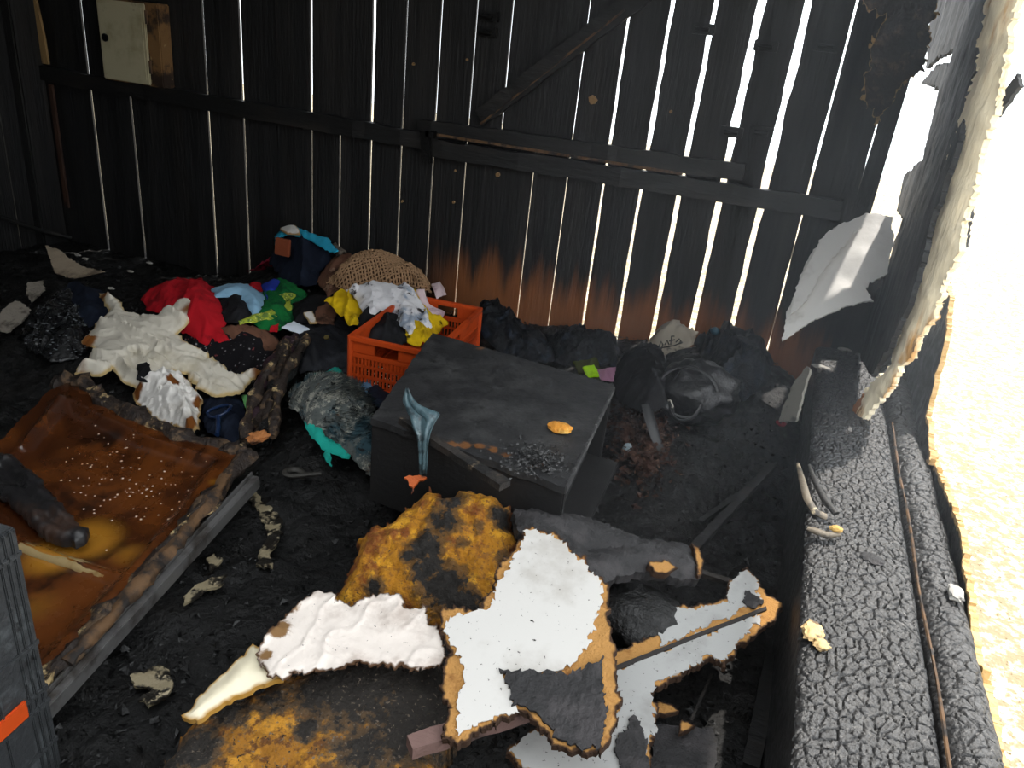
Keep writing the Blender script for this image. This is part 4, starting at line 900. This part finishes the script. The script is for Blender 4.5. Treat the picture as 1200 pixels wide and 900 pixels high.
cl('yellow_garment', [(476, 340), (486, 339), (494, 355), (508, 370), (525, 380), (508, 396), (492, 406), (477, 403), (476, 384), (488, 374), (479, 357)], YELLOW, 'yellow printed cloth draped inside the orange crate', off=.235, puff=.025, fold=.028, freq=12, ang=.9, seed=107)
cl('pink_garment', [(487, 341), (497, 339), (503, 357), (521, 365), (517, 376), (500, 367)], PINKW, 'pale pink strip beside the yellow printed cloth', off=.25, puff=.02, fold=.012, seed=108, jag=.004)
# teal hooded coat with fur trim
cl('teal_garment', [(354, 452), (365, 441), (397, 432), (409, 445), (424, 455), (424, 470), (400, 475), (365, 470)], TEAL, 'bright teal hood above the grey fur trim', cat='coat', off=.09, puff=.06, fold=.02, freq=7, seed=111)
cl('teal_garment', [(354, 496), (370, 493), (383, 511), (410, 527), (410, 538), (386, 532), (388, 546), (379, 541), (379, 527), (366, 512)], TEAL, 'teal coat edge below the grey fur trim', cat='coat', off=.09, puff=.03, fold=.015, seed=112)
fo = [(339, 463), (363, 451), (389, 447), (408, 447), (424, 460), (437, 473), (435, 492), (448, 519), (459, 551), (448, 564), (429, 556), (413, 535), (384, 513), (357, 495), (341, 476)]
fur = thing('fur_trim', tuple(hit(400, 500, .03)), 'matted grey and blue fur collar in front of the black cabinet', 'fur collar')
fb_ = cloth('fur_base', fo, FURM, off=.09, puff=.08, edge=.06, fold=.02, freq=8, seed=113, parent=fur)
Vb = np.array([v.co[:] for v in fb_.data.vertices]) + np.array(root_of(fb_)); nt_ = len(Vb) // 2
rng = random.Random(9); a = MB(); rs = np.random.RandomState(4)
for i in range(5200):
    p = Vb[rs.randint(0, nt_)] + np.array([rng.uniform(-.006, .006), rng.uniform(-.006, .006), 0])
    fl = float(fbm(p[0] * 9, p[1] * 9, 0, 2, 77)) * 3.5 + 1.0
    d = np.array([math.cos(fl), math.sin(fl), rng.uniform(.15, .7)]) ; d /= np.linalg.norm(d)
    Lh = rng.uniform(.018, .045); s = np.cross(d, [0, 0, 1.]); s = s / (np.linalg.norm(s) + 1e-6) * .0020
    a.add([p - s, p + s, p + d * Lh * .6 + s * .6 - np.array([0, 0, .002]), p + d * Lh - np.array([0, 0, .008])], [(0, 1, 2), (0, 2, 3)])
a.out('fur_hair', FURM, fur, kind='stuff')
cl('denim_scrap', [(419, 446), (432, 443), (440, 452), (436, 468), (424, 462)], DENIM, 'small denim blue scrap between the fur and the crate', cat='scrap', off=.10, puff=.03, fold=.015, seed=114)
cl('polka_garment', [(421, 440), (430, 432), (450, 434), (466, 440), (470, 453), (455, 460), (437, 452)], POLKA, 'black cloth with white polka dots below the orange crate', off=.08, puff=.05, fold=.015, seed=115)
cl('dark_garment', [(423, 458), (448, 452), (460, 466), (445, 478), (428, 472)], NAVY, 'dark blue cloth tucked under the left corner of the cabinet', off=.09, puff=.04, fold=.015, seed=116)
# right: burnt clothes along the wall, bag, jacket
cl('burnt_garment', [(562, 358), (590, 362), (612, 380), (640, 395), (650, 425), (615, 425), (575, 405), (558, 385)], BLUEBLK, 'blue-black burnt jacket behind the black cabinet near the crate', cat='jacket', off=.12, puff=.09, fold=.028, freq=10, ang=.3, seed=121, lump=.03, crum=.8)
cl('burnt_garment', [(640, 390), (680, 388), (720, 392), (724, 415), (722, 432), (690, 432), (650, 426)], BLUEBLK, 'crumpled blue-black burnt cloth at the foot of the door', off=.12, puff=.08, fold=.028, freq=10, ang=.5, seed=122, lump=.03, crum=.8)
cl('olive_scrap', [(672, 424), (700, 418), (705, 436), (680, 438)], fabric('olive', '#3d421a'), 'olive scrap behind the right corner of the cabinet', cat='scrap', off=.15, puff=.03, fold=.015, seed=123)
cl('neon_scrap', [(682, 431), (696, 427), (704, 440), (690, 441)], fabric('neon_yellow', '#a8e000', [('#7fb400', 'noise', 9, .5, .7)]), 'neon yellow-green scrap peeking over the cabinet edge', cat='scrap', off=.19, puff=.03, fold=.01, seed=124, jag=.003)
cl('pink_scrap', [(700, 434), (722, 430), (719, 446), (704, 444)], fabric('dusty_pink', '#9c6f88'), 'dusty pink scrap beside the neon scrap', cat='scrap', off=.19, puff=.025, fold=.01, seed=125, jag=.003)
cl('black_garment', [(722, 432), (745, 415), (775, 420), (788, 450), (780, 480), (750, 486), (725, 475), (718, 450)], BLACKCL, 'twisted black cloth right of the cabinet', off=.13, puff=.11, fold=.045, freq=10, ang=.9, seed=126)
bag = cl('carrier_bag', [(748, 412), (765, 392), (782, 382), (800, 386), (818, 392), (812, 406), (795, 412), (768, 420)], fabric('dirty_white_bag', '#8d8578', [('#3a342e', 'noise', 12, .52, .65)], rough=.6), 'crumpled dirty white bag with dark script at the foot of the wall', cat='bag', off=.16, puff=.09, fold=.03, freq=9, ang=.3, seed=127)
a = MB()
def bag_pt(u, v): p = hit(u, v, .262); return p
for st in ([(772, 406), (775, 400), (777, 404), (775, 409)], [(779, 404), (782, 399), (784, 404)], [(786, 404), (787, 394), (790, 394)], [(784, 400), (791, 398)], [(792, 401), (796, 397), (798, 400), (795, 403), (799, 402)], [(768, 409), (790, 405), (800, 401)]):
    a.tube([bag_pt(*q) for q in st], .003, n=5)
a.out('script_lettering', mat('script_ink', '#1a1816', bump=0), bag)
LEATH = mat('black_leather', '#121214', [('#1e1e20', 'noise', 14, .5, .7)], rough=.28, rough2=.5, bump=.5, bscale=60)
hb = thing('handbag', tuple(hit(815, 465, 0)), 'round black leather handbag with small square buckle by the right wall', 'handbag')
hc = hit(815, 455, .16)
Vv = []; Ff = []
nu, nv = 40, 24
for i in range(nv + 1):
    th_ = math.pi * i / nv
    for j in range(nu):
        ph = 2 * math.pi * j / nu; r = 1 + .10 * math.sin(3 * ph + 1) * math.sin(th_) + .30 * float(fbm(math.cos(ph) * 2.6 * math.sin(th_), math.sin(ph) * 2.6 * math.sin(th_), th_ * 2.4, 3, 13))
        Vv.append(hc + np.array([.17 * r * math.sin(th_) * math.cos(ph), .15 * r * math.sin(th_) * math.sin(ph), .13 * r * math.cos(th_) - .02]))
for i in range(nv):
    for j in range(nu): Ff.append((i * nu + j, (i + 1) * nu + j, (i + 1) * nu + (j + 1) % nu, i * nu + (j + 1) % nu))
build('body', Vv, Ff, LEATH, hb, smooth=70)
for k, (rx, rz, dy) in enumerate(((.12, .09, -.15), (.07, .10, -.165))):
    a = MB(); a.tube([hc + np.array([rx * math.cos(t) - .02, dy * .75 + .05 * math.sin(t), rz * math.sin(t) + .02]) for t in np.linspace(.3 + k, 5.2 + k, 30)], .009, n=8, flat=.5); a.out('strap', LEATH, hb, smooth=60)
bk = aty(783, 474, hc[1] - .15); a = MB(); s = .016
for A, D in (((-s, 0, -s), (2 * s, 0, 0)), ((-s, 0, s), (2 * s, 0, 0)), ((-s, 0, -s), (0, 0, 2 * s)), ((s, 0, -s), (0, 0, 2 * s))):
    A = np.array(A); D = np.array(D); r45 = lambda v: np.array([v[0] * .85 - v[2] * .5, v[1], v[0] * .5 + v[2] * .85]); a.tube([bk + r45(A), bk + r45(A + D)], .0035, n=6)
a.out('buckle', mat('buckle_metal', '#b5b0a4', metal=.8, rough=.35, bump=0), hb)
a = MB(); a.tube([bk + [-.05, .02, .05], bk + [-.02, 0, .02], bk, bk + [.02, 0, -.02], bk + [.04, .02, -.06]], .014, n=8, flat=.4); a.out('buckle_strap', LEATH, hb, smooth=60)
cl('dark_garment', [(812, 405), (830, 390), (850, 386), (880, 395), (905, 420), (900, 450), (870, 470), (850, 490), (838, 450), (825, 425)], BLUEBLK, 'burnt black coat heaped in the corner behind the handbag', cat='coat', off=.08, puff=.07, fold=.06, freq=11, lump=.04, seed=128)
rock('bottle_cap', hit(838, 388, .17), .022, mat('blue_cap', '#33505e', rough=.5), seed=3, sq=(1, 1, .9), rough=.2, label='small dull blue bottle cap on the corner coat', cat='cap')
# curved black blade
sp = [(757, 474, .34, .020), (762, 492, .30, .024), (768, 512, .25, .022), (776, 530, .20, .015), (786, 545, .15, .004)]
a = MB(); P = [atz(u, v, z) for u, v, z, w in sp]; a.tube(P, [w for *_, w in sp], n=10, flat=.25); a.out('plastic_strip', mat('black_gloss', '#0c0d0f', rough=.45, bump=.05), smooth=60, label='curved glossy black plastic strip on the rubble right of the cabinet', cat='plastic')
rng = random.Random(11); a = MB()
for i in range(900):
    u = rng.gauss(752, 18); v = rng.gauss(515, 25); p = hit(u, v, .05); chip(a, p + [0, 0, rng.uniform(-.02, .03)], rng.uniform(.008, .022), rng)
a.out('rubble', BROWNR, label='brown crumbled rubble between the cabinet and the black strip', cat='rubble', kind='stuff')
rock('pale_scrap', hit(735, 526, .05), .022, mat('pale_blue_scrap', '#7d8c92', rough=.6), seed=8, sq=(.8, .7, 1.1), label='small pale blue-grey lump beside the cabinet opening', cat='scrap')
rock('red_scrap', atz(915, 496, .2), .02, mat('red_scrap', '#8a1f2c', rough=.6), seed=4, sq=(1.2, .8, .6), label='small red scrap below the leaning white board', cat='scrap')
# thin board leaning against the sill
pl_ = np.array([.18, 2.9, .3]); nb = np.array([-.75, -.55, .35]); nb /= np.linalg.norm(nb)
slab('leaning_board', [(945, 428), (949, 432), (932, 494), (912, 493), (926, 455)], pl_, nb, .012, mat('dirty_white_board', '#77746c', [('#2a2a28', 'noise', 8, .5, .65)], rough=.6), res=.012, jag=.004, seed=131, label='thin dirty white board leaning against the inside of the sill', cat='board')

# ------------------------------------------------------------------ curled white sheet in the right corner
ASHW = mat('ashy_sheet', '#e6e4e0', [('#bdb9b2', 'noise', 5, .5, .7)], rough=.6, bump=.2, bscale=30)
O = np.array([.28, 3.35, .75]); n = np.array([-.1, -.62, .78]); n /= np.linalg.norm(n)
def curl(u, v, d): return -.9 * (u - .05) ** 2 + .01 * fbm(u * 8, v * 8, 0, 2, 4)
slab('curled_sheet', [(918, 388), (925, 350), (940, 312), (962, 272), (990, 256), (1018, 250), (1046, 253), (1049, 272), (1040, 318), (1015, 336), (1022, 352), (985, 362), (945, 374), (930, 385)], O, n, .008, ASHW, res=.012, jag=.006, seed=133, bend=curl, smooth=60, label='curled ash-white sheet standing in the right corner above the sill', cat='sheet')
def curl2(u, v, d): return -.9 * (u - .05) ** 2
slab('curled_sheet', [(925, 360), (935, 325), (958, 283), (965, 270), (985, 262), (1010, 262), (975, 300), (945, 345)], O + n * .035, n, .006, ASHW, res=.012, jag=.006, seed=134, bend=curl2, smooth=60, label='smaller torn flap peeling off the left of the curled sheet', cat='sheet')

# ------------------------------------------------------------------ things on the sill
BONE = mat('burnt_clip', '#6d6354', [('#2a2622', 'noise', 14, .48, .64), ('#a99a7c', 'noise', 22, .62, .7)], rough=.6, bump=.4)
clip = thing('burnt_clip', tuple(atz(960, 612, .40)), 'burnt two-pronged clip lying on the sill beam', 'clip')
a = MB(); a.tube(px_path([(935, 543, .44), (940, 562, .45), (946, 585, .45), (955, 600, .44), (968, 606, .43)]), [.006, .011, .013, .014, .012], n=8, flat=.6); a.out('prong', BONE, clip, smooth=60)
a = MB(); a.tube(px_path([(948, 545, .43), (957, 568, .44), (968, 588, .44), (980, 602, .43)]), [.006, .011, .014, .012], n=8, flat=.6); a.out('prong', CHARBAR, clip, smooth=60)
a = MB(); a.tube(px_path([(946, 619, .42), (955, 622, .42), (968, 627, .42), (984, 626, .425)]), [.008, .012, .013, .008], n=8, flat=.7); a.out('base', BONE, clip, smooth=60)
rock('crumb', atz(980, 620, .435), .014, mat('tan_crumb', '#c9a25c', rough=.9, bump=.6), seed=2, sq=(1.3, .8, .7), parent=clip)
for k, (u, v, s, m, lb) in enumerate(((962, 430, (1.8, .8, .3), 'pale', 'flat pale flake on the far end of the sill beam'), (953, 740, (1.1, 1.6, .5), 'tan', 'tan crumbly flake on the left edge of the sill beam'), (962, 755, (.8, .8, .5), 'tan', 'small cream flake beside the tan crumbly flake'), (1022, 655, (1.4, 1.1, .3), 'dark', 'dark grey char scale on the middle of the sill'), (1120, 695, (.9, 1.6, .5), 'pale', 'grey ash flake on the outer sill log'), (990, 410, (1.4, .7, .4), 'pale', 'pale splinter at the corner end of the sill'))):
    mm = {'pale': mat('pale_flake', '#a5a29c', [('#4a4846', 'noise', 20, .5, .65)]), 'tan': mat('tan_flake', '#c9ab78', [('#5a4a38', 'noise', 25, .5, .65)]), 'dark': CHARB}[m]
    rock('flake', atz(u, v, .405), .022, mm, seed=20 + k, sq=s, rough=.5, freq=3, label=lb, cat='flake', group='flakes on the sill')

# ------------------------------------------------------------------ scraps on the floor at the left and in front
PLAST = mat('plaster_scrap', '#8d857a', [('#4e463e', 'noise', 12, .5, .68)], rough=.9, bump=.5)
def scrap(ol, m, label, lift=.02, th=.008, seed=0, name='board_scrap', cat='scrap', tilt=(0, 0, 0), rough=.006, **k):
    us = np.array(ol); c_ = us.mean(0); O = hit(c_[0], c_[1], lift); n = np.array([tilt[0], tilt[1], 1.]); n /= np.linalg.norm(n)
    return slab(name, ol, O, n, th, m, res=.012, jag=.006, seed=seed, rough=rough, label=label, cat=cat, **k)
scrap([(53, 287), (67, 292), (97, 312), (123, 318), (87, 325), (65, 320)], mat('beige_scrap', '#a3937e', [('#6e6050', 'noise', 9, .5, .7)], rough=.9), 'beige board shard with a curved edge near the left corner', .07, seed=141, tilt=(.1, -.5))
scrap([(0, 367), (17, 350), (35, 362), (28, 375), (10, 388), (-10, 385)], PLAST, 'grey plaster shard at the left edge of the view', .05, seed=142, tilt=(.1, -.3))
scrap([(32, 330), (50, 328), (52, 340), (35, 353), (30, 343)], PLAST, 'small grey plaster shard above the larger one on the left', .05, seed=143, tilt=(.1, -.3))
for k, (u, v, lb) in enumerate(((91, 299, 'tiny white bit left of the beige shard'), (100, 303, 'tiny white bit nearest the beige shard'), (175, 308, 'tiny white bit on the floor by the wall in the middle'), (153, 318, 'tiny flat white bit in front of the back wall'), (130, 338, 'white bit just above the cream shirt collar'))):
    rock('white_bit', hit(u, v, .03), .016, mat('white_bit', '#b5b0a8', rough=.8), seed=30 + k, sq=(1.4, .8, .4), rough=.4, label=lb, cat='bit', group='tiny white bits on the floor')
MELT = mat('dirty_cream_melt', '#8a7f66', [('#1a1713', 'noise', 18, .47, .56), ('#b5a88c', 'noise', 30, .62, .7)], rough=.4, bump=.5)
scrap([(157, 790), (185, 780), (200, 785), (206, 800), (195, 815), (175, 825), (165, 818), (175, 808), (160, 802)], MELT, 'cracked cream patch of melted plastic on the black floor', .025, seed=145, name='melted_patch', cat='plastic')
scrap([(290, 578), (300, 572), (312, 590), (330, 610), (326, 630), (315, 650), (320, 664), (300, 662), (305, 645), (315, 622), (305, 605)], MELT, 'curved cream melted drip on the floor behind the appliance lining', .02, seed=146, name='melted_patch', cat='plastic')
scrap([(215, 697), (240, 680), (265, 673), (262, 682), (232, 700), (215, 707)], MELT, 'thin cream melted streak between the metal strip and the foam', .02, seed=147, name='melted_patch', cat='plastic')
scrap([(240, 655), (250, 648), (260, 655), (250, 668)], MELT, 'tiny cream melted spot beside the metal strip', .02, seed=148, name='melted_patch', cat='plastic')
a = MB(); q = hit(345, 560, .03); a.tube([q + [.03 * math.cos(t), .03 * math.sin(t), .01 + .01 * t * .3] for t in np.linspace(0, 5.5, 18)] + [q + [.09, .03, .03]], .012, n=8, flat=.7); a.out('burnt_belt', mat('grey_belt', '#35332f', rough=.6), smooth=60, label='coiled grey burnt strap on the dark floor below the teal coat', cat='strap')

# ------------------------------------------------------------------ charred chips over the floor
rs = random.Random(21); a = MB()
for i in range(12000):
    if i % 3:
        u = rs.uniform(60, 940); v = rs.uniform(300, 900) ; p = hit(u, v, 0) if v > 300 else None
        x, y = p[0], p[1]
    else:
        x, y = rs.uniform(-4.4, .2), rs.uniform(.4, 3.75)
    if x > .22 or y > 3.75 or x < -4.5: continue
    z = float(heap(x, y)) + rs.uniform(-.02, .012)
    chip(a, (x, y, z), rs.choice((.004, .005, .007, .010, .015)) * rs.uniform(.6, 1.2), rs)
a.out('charcoal_bits', CHIP, label='countless black charcoal crumbs strewn over the floor', cat='charcoal', kind='stuff')
